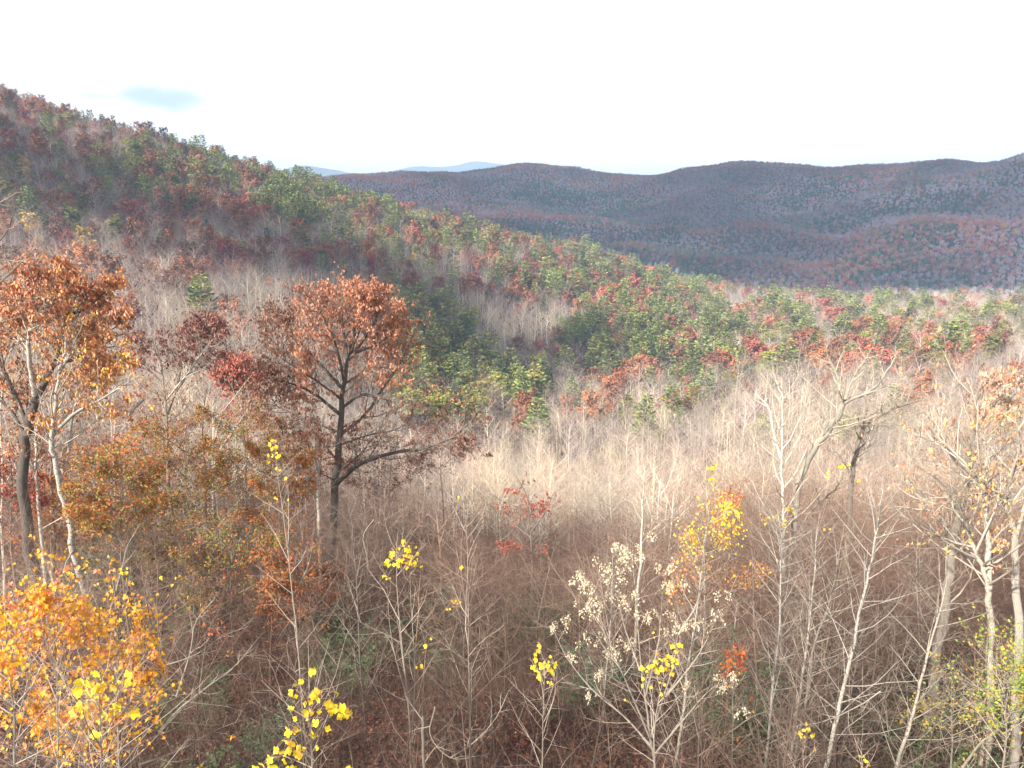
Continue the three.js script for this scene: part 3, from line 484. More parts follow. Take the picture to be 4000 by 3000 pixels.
const copies = new Map();      // woods that read as a mass: kind -> list of [matrix, colour]
const few = { };               // how many of a kind already stand singly
const GROUP = {
  bare: ['grey leafless tree', 'leafless grey trees of the valley woods'], rosy: ['red twigged leafless tree', 'reddish leafless trees of the valley woods'], pale: ['pale barked leafless tree', 'pale leafless trees of the valley woods'],
  rust: ['rust brown oak', 'rust brown oaks on the slopes'], crimson: ['crimson oak', 'crimson oaks on the slopes'], scarlet: ['salmon red oak', 'salmon red oaks on the slopes'], orange: ['orange maple', 'orange maples on the slopes'], gold: ['golden hickory', 'golden hickories on the slopes'],
  pine: ['green white pine', 'white pines on the slopes'], spruce: ['dark green hemlock', 'hemlocks on the slopes'], olive: ['olive scrub pine', 'scrub pines on the slopes'],
};
// how large and light a tree is, and what it stands behind or on
const sizeWord = (s) => (s < 0.8 ? 'short' : s < 0.92 ? 'lowish' : s < 1.05 ? 'middling' : 'tall');
const toneWord = ['plain', 'light', 'dark', 'warm'];
function placeWord(px, d, y) {
  const pick = (stops, x) => { for (const [lim, w] of stops) if (x < lim) return w; return stops[stops.length - 1][1]; };
  if (d < 150) return pick([[260, 'close behind the left edge oak'], [560, 'close behind the leaning pale tree'], [960, 'close behind the maroon leaved tree'], [1320, 'close behind the rust oak trunk'], [1750, 'close behind the low limb of the rust oak'], [2150, 'close behind the scarlet leaved tree'], [2560, 'close behind the cream tufts'], [2950, 'close behind the golden maple'], [3300, 'close behind the forked leafless tree'], [3650, 'close behind the pale leaning stems'], [9e9, 'close behind the right edge oaks']], px);
  if (d < 290) return pick([[500, 'in the hollow above the left edge oak'], [1050, 'in the hollow between the big oaks'], [1650, 'in the hollow above the rust oak'], [2050, 'below the olive pine grove'], [2400, 'in the bare valley left of the sycamores'], [2800, 'in the bare valley round the sycamores'], [3200, 'in the sunlit valley left of the forked tree'], [3600, 'in the sunlit valley right of the forked tree'], [9e9, 'in the sunlit valley at the right edge']], px);
  if (d < 470) return pick([[700, 'low in the grey hollow under the left hill'], [1300, 'in the hollow above the rust oak crown'], [1700, 'left of the pale bare patch'], [2150, 'round the pale bare patch'], [2600, 'at the lower edge of the green pines'], [3000, 'low on the right slope'], [3500, 'at the near edge of the sunlit flat'], [9e9, 'at the near right edge of the sunlit flat']], px);
  return pick([[500, 'high on the left hill'], [1000, 'on the shoulder of the left hill'], [1500, 'on the middle slope near the red belt'], [2000, 'on the middle slope under the crest'], [2500, 'on the sunlit end of the crest'], [3000, 'on the right slope among pines'], [3500, 'on the far part of the sunlit flat'], [9e9, 'at the far right of the sunlit flat']], px);
}
const LIMIT = { bare: 110, rosy: 70, pale: 90, rust: 60, crimson: 30, scarlet: 45, orange: 15, gold: 15, pine: 130, spruce: 10, olive: 60 };
{
  const r = rngOf(4242), q = new THREE.Quaternion(), E = new THREE.Euler(), cand = [];
  for (let d = 62; d < 1250;) {
    const step = d < 125 ? 6.3 : d < 280 ? 7.0 : d < 400 ? 7.6 : 9, n = Math.floor(2 * AZMAX * d / step);
    for (let k = 0; k < n; k++) {
      const a = lerp(-AZMAX, AZMAX, (k + r()) / n), dd = d + (r() - 0.5) * step * 1.2, x = Math.sin(a) * dd, z = -Math.cos(a) * dd, y = ground(x, z);
      const u1 = r(), u2 = r(), u3 = r(), u4 = r();
      if ([0, 1, 2, 3].some((e) => occupied.has(cell(x + (e & 1 ? 4 : -4), z + (e & 2 ? 4 : -4)))) && d > 280) continue;
      if (!seen(x, y + 22, z)) continue;
      const p = toPixel(x, y + 17, z); if (!p) continue;
      let kind = kindAt(p[0], p[1], r); if (dd < 285 && !NEAR[kind]) kind = u1 < 0.5 ? 'bare' : 'rosy';
      cand.push([x, y, z, dd, kind, u1, u2, u3, u4]);
    }
    d += step;
  }
  for (const [x, y, z, d, kind, u1, u2, u3, u4] of cand) {
    const near = d < 125 && NEAR[kind], list = near || PROTO[kind], vi = Math.floor(u1 * list.length), g = list[vi], small = kind === 'crimson' || kind === 'gold' || kind === 'orange' ? 0.72 : 1;
    let s = small * (kind === 'pine' || kind === 'olive' ? 0.56 + u2 * 0.68 : 0.72 + u2 * 0.5) * (near ? 1 : BIG(d)); if (d < 170) { const q = toPixel(x, y, z), c = q[0] < 1000 ? 1250 : q[0] < 1500 ? lerp(1250, 1640, (q[0] - 1000) / 500) : q[0] < 2600 ? 1690 : q[0] < 3100 ? lerp(1690, 1400, (q[0] - 2600) / 500) : 1400; s = Math.min(s, Math.max(0.3, (at(q[0], c - 60 + u4 * 230, d)[1] - y) / heightOf(g))); }
    const w = Math.max(s, s * 0.6 + 0.3) * (0.9 + u3 * 0.25), p = toPixel(x, y + 10, z), inView = p && p[0] > -60 && p[0] < 4060 && p[1] < 3100;
    if (inView && (few[kind] ?? 0) < LIMIT[kind]) {
      few[kind] = (few[kind] ?? 0) + 1;
      const tn = Math.floor(u3 * 97) % 4; stand(g, x, y, z, [w, s], u4 * 6.283, NAMES[kind], `${sizeWord(0.68 + u2 * 0.56)} ${toneWord[tn]} ${GROUP[kind][0]} ${placeWord(p[0], d, p[1])}`, GROUP[kind][0].includes('pine') || kind === 'spruce' ? 'pine tree' : 'tree', GROUP[kind][1], tn, (u1 - 0.5) * 0.08);
    } else {
      const key = kind + (near ? ' near ' : ' ') + vi; if (!copies.has(key)) copies.set(key, { g, list: [] });
      E.set((u1 - 0.5) * 0.1, u4 * 6.283, (u3 - 0.5) * 0.1); copies.get(key).list.push([new THREE.Matrix4().compose(new THREE.Vector3(x, y, z), q.setFromEuler(E).clone(), new THREE.Vector3(w, s, w)), [0.62 + u3 * 0.72, 0.62 + u3 * 0.68 + (u1 - 0.5) * 0.12, 0.64 + u3 * 0.6 - (u1 - 0.5) * 0.12]]);
    }
  }
}
function massOf(name, label, copiesMap) {
  const root = new THREE.Group(); root.name = name; root.userData = { kind: 'stuff', label, category: 'woods' }; scene.add(root); const c = new THREE.Color();
  for (const { g, list } of copiesMap.values()) g.traverse((o) => {
    if (!o.isMesh) return;
    const im = new THREE.InstancedMesh(o.geometry, o.material, list.length); im.name = o.name === 'trunk' ? 'trunks' : 'crowns'; im.userData.kind = 'stuff';
    list.forEach(([m, col], k) => { im.setMatrixAt(k, m); im.setColorAt(k, c.setRGB(...col)); }); im.castShadow = im.receiveShadow = true; root.add(im);
  });
  return root;
}
massOf('hillside_woods', 'mixed autumn woods covering the near slopes and valley floor', copies);

// the wooded range on the far side: a few strokes of trunk and crown per tree
function farTree(seed, kind) {
  const r = rngOf(seed), G = new Geo(), W = [1, 1, 1];
  if (kind === 'bare') {
    G.tube([[0, -1, 0], [0, 8, 0], [0.2, 13, 0]], [0.24, 0.18, 0.05], 3, [1.3, 1.25, 1.2]);
    for (let k = 0; k < 60; k++) { const a = r() * 6.283, e = Math.asin(r() * 1.5 - 0.5), R = 0.6 + 0.4 * r(), p = [Math.cos(a) * Math.cos(e) * 3.4 * R, 8.5 + Math.sin(e) * 4.2 * R, Math.sin(a) * Math.cos(e) * 3.4 * R]; G.fan(p, [Math.cos(a) * 0.6 + (r() - 0.5) * 0.5, 1, Math.sin(a) * 0.6 + (r() - 0.5) * 0.5], [Math.cos(a), 0.5, Math.sin(a)], 1.5 + r() * 1.5, [[-0.14, 0], [0.14, 0], [0, 1]], 0.3, jitter(W, r, 0.15)); }
  } else if (kind === 'leaf') {
    G.tube([[0, -1, 0], [0, 6, 0], [0, 12, 0]], [0.25, 0.2, 0.05], 3, [0.8, 0.9, 1]);
    for (let k = 0; k < 70; k++) { const a = r() * 6.283, e = Math.asin(r() * 1.5 - 0.5), R = 0.75 + 0.3 * r(), p = [Math.cos(a) * Math.cos(e) * 4 * R, 9.5 + Math.sin(e) * 4.6 * R, Math.sin(a) * Math.cos(e) * 4 * R]; G.fan(p, [r() - 0.5, r() - 0.7, r() - 0.5], [Math.cos(a), 0.7, Math.sin(a)], 1.4 + r(), LEAF.plain, 0.3, jitter(W, r, 0.14)); }
  } else {
    G.tube([[0, -1, 0], [0, 8, 0], [0, 18, 0]], [0.25, 0.2, 0.05], 3, [0.9, 0.6, 0.6]);
    for (let y = 4; y < 18; y += 1.3) { const R = 3.6 * Math.pow(1 - (y - 4) / 14.5, 0.8) + 0.4; for (let k = 0; k < 6; k++) { const a = k * 1.05 + y * 2 + r(); G.fan([Math.cos(a) * R * 0.2, y, Math.sin(a) * R * 0.2], [Math.cos(a), 0.1 + r() * 0.4, Math.sin(a)], [0, 1, 0], R * (0.8 + r() * 0.4), [[-0.22, 0.1], [0.22, 0.1], [0.3, 0.7], [0, 1], [-0.3, 0.7]], 0.25, jitter(W, r, 0.25)); } }
  }
  return G;
}
{
  const kinds = ['bare', 'leaf', 'pine'], protos = kinds.map((k) => [0, 1, 2].map((s) => farTree(500 + s, k).build())), lists = kinds.map(() => [[], [], []]);
  const r = rngOf(999), q = new THREE.Quaternion(), Y = new THREE.Vector3(0, 1, 0), c = new THREE.Color();
  const FZ = [[2600, 1000, 460, 140, 0.75], [2950, 930, 260, 50, 0.5], [3350, 760, 600, 60, 0.34], [3700, 690, 300, 40, 0.4], [3800, 1130, 420, 25, 0.45], [2900, 1090, 340, 30, 0.35], [2350, 900, 300, 90, 0.2], [3000, 700, 260, 60, 0.15]];
  for (let d = 1255; d < 3900;) {
    const step = 6.6 + d * 0.0011, n = Math.floor(2 * 0.68 * d / step);
    for (let k = 0; k < n; k++) {
      const a = lerp(-0.68, 0.68, (k + r()) / n), dd = d + (r() - 0.5) * step * 1.3, x = Math.sin(a) * dd, z = -Math.cos(a) * dd, y = ground(x, z), u = r(), v = r(), w = r(), s = r();
      if (!seen(x, y + 16, z)) continue;
      const p = toPixel(x, y + 8, z); if (!p || p[0] < -150 || p[0] > 4150) continue;
      const patch = fbm(x / 170, 4.4, z / 170, 3), patch2 = fbm(x / 130 + 20, 8.4, z / 130, 3); const fo = fold(x, z), rid = smooth(0.1, 0.02, fo); let pine = 0.05 + 0.45 * smooth(0.05, 0.22, patch) + 0.5 * smooth(0.2, 0.34, fo);
      for (const f of FZ) { const e = ((p[0] - f[0]) / f[2]) ** 2 + ((p[1] - f[1]) / f[3]) ** 2; if (e < 1) pine = Math.max(pine, f[4] * Math.min(1, 1.8 * (1 - e)) * (0.65 + 1.2 * patch)); }
      const leaf = 0.12 + 0.3 * smooth(0, 0.2, patch2) + 0.55 * rid; let kind, col;
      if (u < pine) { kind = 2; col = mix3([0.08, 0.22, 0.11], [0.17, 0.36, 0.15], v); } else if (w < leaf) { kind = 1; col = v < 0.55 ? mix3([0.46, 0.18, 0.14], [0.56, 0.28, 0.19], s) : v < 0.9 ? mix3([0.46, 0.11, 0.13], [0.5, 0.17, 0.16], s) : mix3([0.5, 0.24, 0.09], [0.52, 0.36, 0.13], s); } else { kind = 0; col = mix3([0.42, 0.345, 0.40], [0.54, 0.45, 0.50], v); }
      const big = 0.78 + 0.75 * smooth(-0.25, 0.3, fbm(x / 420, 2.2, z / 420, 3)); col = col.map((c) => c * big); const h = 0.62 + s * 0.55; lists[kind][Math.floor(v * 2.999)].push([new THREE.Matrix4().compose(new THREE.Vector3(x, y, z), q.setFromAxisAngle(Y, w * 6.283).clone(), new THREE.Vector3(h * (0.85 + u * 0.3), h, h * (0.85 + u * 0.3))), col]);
    }
    d += step;
  }
  const root = new THREE.Group(); root.name = 'far_woods'; root.userData = { kind: 'stuff', label: 'purple brown and green woods covering the far range', category: 'woods' }; scene.add(root);
  let total = 0;
  kinds.forEach((_, ki) => protos[ki].forEach((geo, vi) => {
    const L = lists[ki][vi]; if (!L.length) return; total += L.length;
    const im = new THREE.InstancedMesh(geo, M.mass, L.length); im.name = ['bare_trees', 'leafy_trees', 'pine_trees'][ki]; im.userData.kind = 'stuff'; L.forEach(([m, col], k) => { im.setMatrixAt(k, m); im.setColorAt(k, c.setRGB(...col)); }); im.castShadow = im.receiveShadow = true; root.add(im);
  }));
  let mass = 0; for (const { list } of copies.values()) mass += list.length;
  console.log('woods', mass, 'far', total, JSON.stringify(few));
}
// ---------------------------------------------------------------- the foreground: trees standing on the slope below the viewpoint
const TULIP = [0.78, 0.60, 0.03], YEL = [[0.80, 0.56, 0.03], [0.72, 0.42, 0.03], [0.82, 0.64, 0.05], [0.62, 0.30, 0.03]];
const leafMats = [[0.80, 0.58, 0.02], [0.68, 0.38, 0.02], [0.78, 0.64, 0.03], [0.62, 0.46, 0.02], [0.74, 0.52, 0.03]].map((c) => { const m = M.leaf.clone(); m.vertexColors = false; m.color.setRGB(...c); return m; });
const leafGeos = [0, 1, 2, 3, 4].map((k) => { const G = new Geo(); G.fan([0, 0, 0], [0, 1, 0], [0, 0, 1], 1, LEAF.tulip, 0.12 + 0.2 * k, [1, 1, 1]); return G.build(); });
const BLADE = mirrored([[0, 0], [0.24, 0.5], [0, 1]]);
// a path through pixels at distance d (dd is added along it), as world points
const path = (px, d, dd = 0) => px.map(([x, y], k) => at(x, y, d + dd * k / Math.max(1, px.length - 1)));
function curve(pts, n) { const c = new THREE.CatmullRomCurve3(pts.map((p) => new THREE.Vector3(...p)), false, 'centripetal'); return c.getPoints(n).map((v) => [v.x, v.y, v.z]); }
const lenOf = (p) => { let s = 0; for (let k = 1; k < p.length; k++) s += Math.hypot(p[k][0] - p[k - 1][0], p[k][1] - p[k - 1][1], p[k][2] - p[k - 1][2]); return s; };
function wiggle(pts, r, a) { return pts.map((p, k) => (k && k < pts.length - 1 ? [p[0] + (r() - 0.5) * a, p[1] + (r() - 0.5) * a * 0.6, p[2] + (r() - 0.5) * a] : p)); }
const TW = {
  big: [{}, { n: 11, perLen: 6, from: 0.2, ang: 0.85, len: 0.34, rad: 0.035, seg: 5, sides: 4, wander: 0.45, up: 0.1, shape: (t) => 1.35 - 0.7 * t }, { n: 7, from: 0.2, ang: 0.7, len: 0.45, rad: 0.014, seg: 3, sides: 3, wander: 0.5, up: 0.06 }, { n: 5, from: 0.15, ang: 0.65, len: 0.5, rad: 0.007, seg: 2, sides: 3, wander: 0.6, up: 0.05 }],
  slim: [{}, { n: 14, perLen: 6, from: 0.2, ang: 0.85, len: 0.22, rad: 0.016, seg: 4, sides: 3, wander: 0.4, up: 0.07, shape: (t) => 1.4 - 0.9 * t }, { n: 6, from: 0.15, ang: 0.85, len: 0.45, rad: 0.007, seg: 2, sides: 3, wander: 0.55, up: 0.03 }, { n: 3, from: 0.15, ang: 0.8, len: 0.5, rad: 0.004, seg: 1, sides: 3, wander: 0.5, up: 0.0 }],
};
// a tree drawn along given limbs: o.stems [{ px, dd, r0, r1, bark, down }], the first being the trunk; returns its tips
function limbTree(name, seed, d, o, label, category) {
  const r = rngOf(seed), root = new THREE.Group(); root.name = numbered(name); const C = new Geo(), tips = []; let base = null;
  o.stems.forEach((s, k) => {
    let pts = path(s.px, s.d ?? d, s.dd ?? 0); if (s.ground) { const b = pts[0], g = ground(b[0], b[2]); if (b[1] > g) pts.unshift([b[0] + (r() - 0.5) * 0.3, g - 0.4, b[2]]); else pts[0] = [b[0], g - 0.3, b[2]]; }
    const n = Math.max(6, pts.length * 3); pts = wiggle(curve(pts, n), r, (s.r0 ?? 0.1) * 0.5); if (!base) base = pts[0];
    const radii = pts.map((_, q) => lerp(s.r0, s.r1 ?? 0.02, Math.pow(q / (pts.length - 1), 0.85))), G = new Geo(), bark = s.bark ?? o.bark ?? BARK.grey;
    G.tube(pts, radii, s.r0 > 0.05 ? 8 : 6, jitter(bark, r, 0.08)); G.mesh(k === 0 || s.trunk ? 'trunk' : 'limb', s.pale ? M.pale : M.bark, root);
    if (s.twigs !== 0) { const L = (s.tw ?? o.tw ?? TW.big).slice(); if (s.from !== undefined) L[1] = { ...L[1], from: s.from }; if (s.twigs) L[1] = { ...L[1], n: L[1].n * s.twigs }; sprout(r, { pts, len: Math.min(lenOf(pts), 9) }, radii, L, 1, () => C, (lv) => mix3(bark, o.twig ?? BARK.twig, [0, 0.3, 0.7, 1][lv] ?? 1), tips, o.keep); }
  });
  for (const g of root.children) g.geometry.translate(-base[0], -base[1], -base[2]);
  const finish = (G, nm, m) => { if (G.empty) return null; const me = G.mesh(nm, m, root); me.geometry.translate(-base[0], -base[1], -base[2]); return me; };
  root.position.set(...base); scene.add(tag(root, label, category));
  return { root, C, tips, r, base, finish };
}
// leaves hung at twig ends where dens(px, py) allows
function hang(t, per, size, cols, dens, o = {}) {
  const G = new Geo(), r = t.r;
  for (const [pts, d] of t.tips) {
    const e = pts[pts.length - 1], p = toPixel(...e); if (!p || r() > dens(p[0], p[1]) * (o.even ? 1 : 0.25 + 1.1 * smooth(-0.12, 0.16, fbm(e[0] * (o.nf ?? 0.75) + 3, e[1] * (o.nf ?? 0.75) * 1.2, e[2] * (o.nf ?? 0.75), 2)))) continue;
    const tone = jitter(typeof cols === 'function' ? cols(p[0], p[1], r) : cols[Math.floor(r() * cols.length)], r, 0.2), n = Math.max(1, Math.round(per * (0.5 + r())));
    for (let k = 0; k < n; k++) { const q = along(pts, 0.2 + r() * 0.8).p, sp = o.spread ?? 0.16; G.fan([q[0] + (r() - 0.5) * sp, q[1] + (r() - 0.5) * sp, q[2] + (r() - 0.5) * sp], [(r() - 0.5) * 1.4 + d[0] * 0.4, (o.droop ?? -0.8) + (r() - 0.5) * 0.9, (r() - 0.5) * 1.4], [r() - 0.5, r() * 0.8, r() - 0.3], size * (0.65 + r() * 0.7), o.shape ?? BLADE, 0.35, jitter(tone, r, 0.22)); }
  }
  return t.finish(G, o.name ?? 'leaves', o.mat ?? M.gloss);
}
const blob = (list, rest = 0) => (px, py) => { let m = rest; for (const [x, y, rx, ry, k] of list) { const q = ((px - x) / rx) ** 2 + ((py - y) / ry) ** 2; if (q < 1) m = Math.max(m, (k ?? 1) * Math.min(1, 2.2 * (1 - q))); } return m; };
// single large yellow leaves, each a piece of its own, on petioles from the nearest stem
function bigLeaves(t, spots, d, size) {
  const r = t.r, b = t.base;
  for (const [x, y, rx, ry, n, s = 1, dz = 0] of spots) for (let k = 0; k < n; k++) {
    const a = r() * 6.283, q = Math.sqrt(r()), p = at(x + Math.cos(a) * q * rx, y + Math.sin(a) * q * ry, d + dz + (r() - 0.5) * Math.min(1.2, d * 0.05)), m = new THREE.Mesh(leafGeos[Math.floor(r() * 5)], leafMats[Math.floor(r() * 5)]);
    m.name = 'leaf'; m.castShadow = m.receiveShadow = true; m.scale.setScalar(size * s * (0.44 + r() * 0.52)); m.position.set(p[0] - b[0], p[1] - b[1], p[2] - b[2]);
    m.rotation.set((r() - 0.5) * 1.6 - 0.3, (r() - 0.5) * 1.8 - 0.4, (r() - 0.5) * 4.5 + 3.14); t.root.add(m);
    let best = null, bd = 1e9; for (const [pts] of t.tips) { const e = pts[0], dd = (e[0] - p[0]) ** 2 + (e[1] - p[1]) ** 2 + (e[2] - p[2]) ** 2; if (dd < bd && e[1] < p[1] + 0.1) { bd = dd; best = e; } }
    if (best && bd < 2.5) t.C.tube(curve([best, [lerp(best[0], p[0], 0.5), lerp(best[1], p[1], 0.5) + 0.05, lerp(best[2], p[2], 0.5)], p], 3), [0.005, 0.004, 0.003, 0.002], 3, BARK.twig);
  }
}
const done = (t) => t.finish(t.C, 'crown', M.twig);

{ // the rust oak left of the middle
  const B = BARK.dark, t = limbTree('oak_tree', 9001, 45, { bark: B, twig: [0.20, 0.15, 0.12], stems: [
    { px: [[1275, 2420], [1290, 2150], [1308, 1930], [1322, 1760], [1334, 1600], [1350, 1480], [1372, 1360], [1392, 1240]], ground: 1, r0: 0.36, r1: 0.05, from: 0.55 },
    { px: [[1308, 1900], [1400, 1815], [1560, 1765], [1700, 1740], [1830, 1655], [1900, 1575]], dd: -3, r0: 0.17, r1: 0.02, twigs: 1.3, from: 0.12 }, { px: [[1700, 1738], [1790, 1745], [1880, 1760]], dd: -1, d: 43, r0: 0.06, r1: 0.012, twigs: 1.4 },
    { px: [[1326, 1700], [1420, 1625], [1500, 1510], [1575, 1400], [1625, 1280]], dd: 2.5, r0: 0.13, r1: 0.02, twigs: 1.4 }, { px: [[1340, 1590], [1420, 1540], [1540, 1560], [1640, 1500]], dd: -3, r0: 0.1, r1: 0.015, twigs: 1.4 },
    { px: [[1330, 1620], [1230, 1540], [1140, 1500], [1040, 1480]], dd: -2, r0: 0.12, r1: 0.015, twigs: 1.5 }, { px: [[1340, 1520], [1230, 1400], [1130, 1290], [1060, 1210]], dd: 2, r0: 0.13, r1: 0.015, twigs: 1.5 },
    { px: [[1345, 1490], [1310, 1340], [1250, 1220], [1180, 1130]], dd: -1.5, r0: 0.11, r1: 0.015, twigs: 1.5 }, { px: [[1360, 1420], [1340, 1280], [1330, 1180], [1300, 1130]], dd: 3, r0: 0.09, r1: 0.015, twigs: 1.5 },
    { px: [[1365, 1400], [1440, 1300], [1480, 1210], [1480, 1130]], dd: -1, r0: 0.1, r1: 0.015, twigs: 1.6 }, { px: [[1385, 1380], [1480, 1340], [1560, 1270], [1590, 1200]], dd: 1.5, r0: 0.09, r1: 0.015, twigs: 1.6 },
    { px: [[1318, 1800], [1250, 1720], [1200, 1690], [1130, 1680]], dd: 2, r0: 0.07, r1: 0.012, twigs: 1.3 }, { px: [[1312, 1880], [1240, 1850], [1190, 1900]], dd: -2, r0: 0.05, r1: 0.01, twigs: 1.3 },
    { px: [[1326, 1690], [1200, 1640], [1090, 1590], [1010, 1560]], dd: 3, r0: 0.08, r1: 0.012, twigs: 1.6 }, { px: [[1322, 1740], [1440, 1700], [1540, 1680], [1610, 1640]], dd: 3, r0: 0.07, r1: 0.012, twigs: 1.5 }, { px: [[1345, 1500], [1450, 1440], [1530, 1430], [1600, 1400]], dd: 3.5, r0: 0.07, r1: 0.012, twigs: 1.6 }, { px: [[1338, 1560], [1210, 1470], [1100, 1400], [1010, 1340]], dd: -3.5, r0: 0.08, r1: 0.012, twigs: 1.6 }, { px: [[1370, 1380], [1420, 1230], [1400, 1130]], dd: -2, r0: 0.07, r1: 0.012, twigs: 1.6 }, { px: [[1314, 1850], [1400, 1780], [1470, 1690]], dd: -4, r0: 0.06, r1: 0.01, twigs: 1.4 },
  ] }, 'large rust leaved oak left of the middle with a long low right limb', 'tree');
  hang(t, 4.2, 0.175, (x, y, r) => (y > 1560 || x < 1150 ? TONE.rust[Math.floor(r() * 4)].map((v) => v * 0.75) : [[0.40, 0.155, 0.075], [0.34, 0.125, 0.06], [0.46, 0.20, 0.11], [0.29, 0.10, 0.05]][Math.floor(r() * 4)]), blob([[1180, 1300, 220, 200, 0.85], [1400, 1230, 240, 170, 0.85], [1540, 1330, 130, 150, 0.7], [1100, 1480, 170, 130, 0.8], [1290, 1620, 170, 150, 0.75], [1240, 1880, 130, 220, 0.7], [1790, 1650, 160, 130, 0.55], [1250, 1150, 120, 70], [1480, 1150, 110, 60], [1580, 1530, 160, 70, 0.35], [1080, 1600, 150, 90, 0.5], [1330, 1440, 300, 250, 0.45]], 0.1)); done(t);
}
{ // pale second stem in front of the oak
  const t = limbTree('birch_tree', 9002, 42, { bark: [0.40, 0.36, 0.31], stems: [{ px: [[1268, 2500], [1256, 2330], [1250, 2150], [1242, 1980], [1245, 1850], [1255, 1760], [1270, 1640]], ground: 1, r0: 0.19, r1: 0.03, pale: 1, from: 0.45, twigs: 0.7 }, { px: [[1245, 1860], [1225, 1760], [1180, 1640]], dd: -1, r0: 0.06, r1: 0.012 }] }, 'mottled pale stem close in front of the dark oak trunk', 'tree');
  hang(t, 4, 0.17, [[0.24, 0.075, 0.04], [0.33, 0.12, 0.04], [0.2, 0.06, 0.04]], blob([[1230, 2050, 160, 240, 0.6], [1200, 1750, 120, 140, 0.5]], 0.05)); done(t);
}
{ // the oak at the left edge: dark stem that forks
  const t = limbTree('oak_tree', 9003, 38, { bark: BARK.dark, twig: [0.2, 0.15, 0.12], stems: [
    { px: [[150, 2420], [131, 2265], [108, 2107], [97, 1950], [97, 1750], [122, 1620], [140, 1548]], ground: 1, r0: 0.30, r1: 0.17, twigs: 0.3, from: 0.5 },
    { px: [[140, 1552], [190, 1460], [228, 1390], [252, 1290], [264, 1220], [300, 1150], [350, 1090]], dd: 2, r0: 0.165, r1: 0.02, twigs: 1.4, from: 0.3 }, { px: [[215, 1420], [300, 1400], [390, 1330], [480, 1250]], dd: -2, r0: 0.09, r1: 0.015, twigs: 1.6 }, { px: [[262, 1230], [330, 1210], [400, 1150], [470, 1090]], dd: -1, d: 39, r0: 0.07, r1: 0.012, twigs: 1.6 },
    { px: [[138, 1545], [120, 1440], [112, 1330], [122, 1270], [140, 1180], [120, 1080]], dd: -2, r0: 0.13, r1: 0.015, bark: [0.42, 0.38, 0.33], pale: 1, twigs: 1.8, from: 0.3 }, { px: [[112, 1390], [78, 1340], [76, 1230], [84, 1120]], dd: 1, r0: 0.07, r1: 0.012, bark: [0.4, 0.36, 0.32], twigs: 1.8 },
    { px: [[100, 1700], [40, 1600], [-40, 1540], [-130, 1500]], dd: 1, r0: 0.08, r1: 0.012, twigs: 1.5 }, { px: [[108, 1660], [30, 1480], [-30, 1330], [-60, 1200]], dd: 2, r0: 0.1, r1: 0.015, twigs: 1.7 }, { px: [[130, 1300], [200, 1200], [230, 1100], [220, 1020]], dd: -1, r0: 0.06, r1: 0.01, twigs: 1.8 },
  ] }, 'rust leaved oak at the left edge with a dark forking stem', 'tree');
  hang(t, 5, 0.17, (x, y, r) => [[0.46, 0.17, 0.055], [0.38, 0.13, 0.05], [0.52, 0.24, 0.07], [0.31, 0.10, 0.045]][Math.floor(r() * 4)], blob([[150, 1130, 220, 170], [60, 1350, 200, 280, 0.95], [330, 1200, 200, 160], [430, 1180, 130, 130, 0.9], [300, 1420, 220, 110, 0.7], [60, 1700, 200, 200, 0.6]], 0.1)); done(t);
}
{ // its pale leaning neighbour
  const t = limbTree('oak_tree', 9004, 36, { bark: [0.33, 0.30, 0.265], twig: [0.18, 0.13, 0.1], stems: [
    { px: [[385, 2520], [357, 2400], [325, 2288], [289, 2152], [271, 2039], [236, 1903], [204, 1760], [198, 1720], [212, 1640], [222, 1529], [231, 1456], [250, 1384], [262, 1280]], ground: 1, r0: 0.20, r1: 0.04, pale: 1, from: 0.5 },
    { px: [[265, 1770], [299, 1567], [340, 1500], [420, 1420]], dd: 2, r0: 0.07, r1: 0.012, twigs: 1.4 }, { px: [[222, 1680], [300, 1610], [400, 1557], [506, 1490], [560, 1460]], dd: -2, r0: 0.085, r1: 0.012, twigs: 1.5 }, { px: [[231, 1456], [270, 1390], [309, 1350], [372, 1262]], dd: 1, r0: 0.08, r1: 0.012, pale: 1, twigs: 1.3 },
    { px: [[289, 2080], [330, 2070], [420, 2085]], dd: -2, r0: 0.04, r1: 0.01 }, { px: [[292, 2140], [258, 2200], [250, 2260]], dd: -1, r0: 0.05, r1: 0.02, twigs: 0.4 }, { px: [[560, 1560], [520, 1600], [500, 1650]], dd: 0, d: 39, r0: 0.08, r1: 0.05, twigs: 0.5 },
  ] }, 'leaning pale barked tree with orange leaves beside the left edge oak', 'tree');
  hang(t, 4.5, 0.165, (x, y, r) => (r() < 0.25 ? [0.62, 0.36, 0.05] : [[0.46, 0.17, 0.055], [0.36, 0.12, 0.05], [0.5, 0.22, 0.06]][Math.floor(r() * 3)]), blob([[330, 1350, 240, 200, 0.9], [400, 1560, 190, 90, 0.7], [210, 1650, 140, 110, 0.8], [160, 1760, 170, 90, 0.7], [350, 1900, 150, 160, 0.35]], 0.08)); done(t);
}
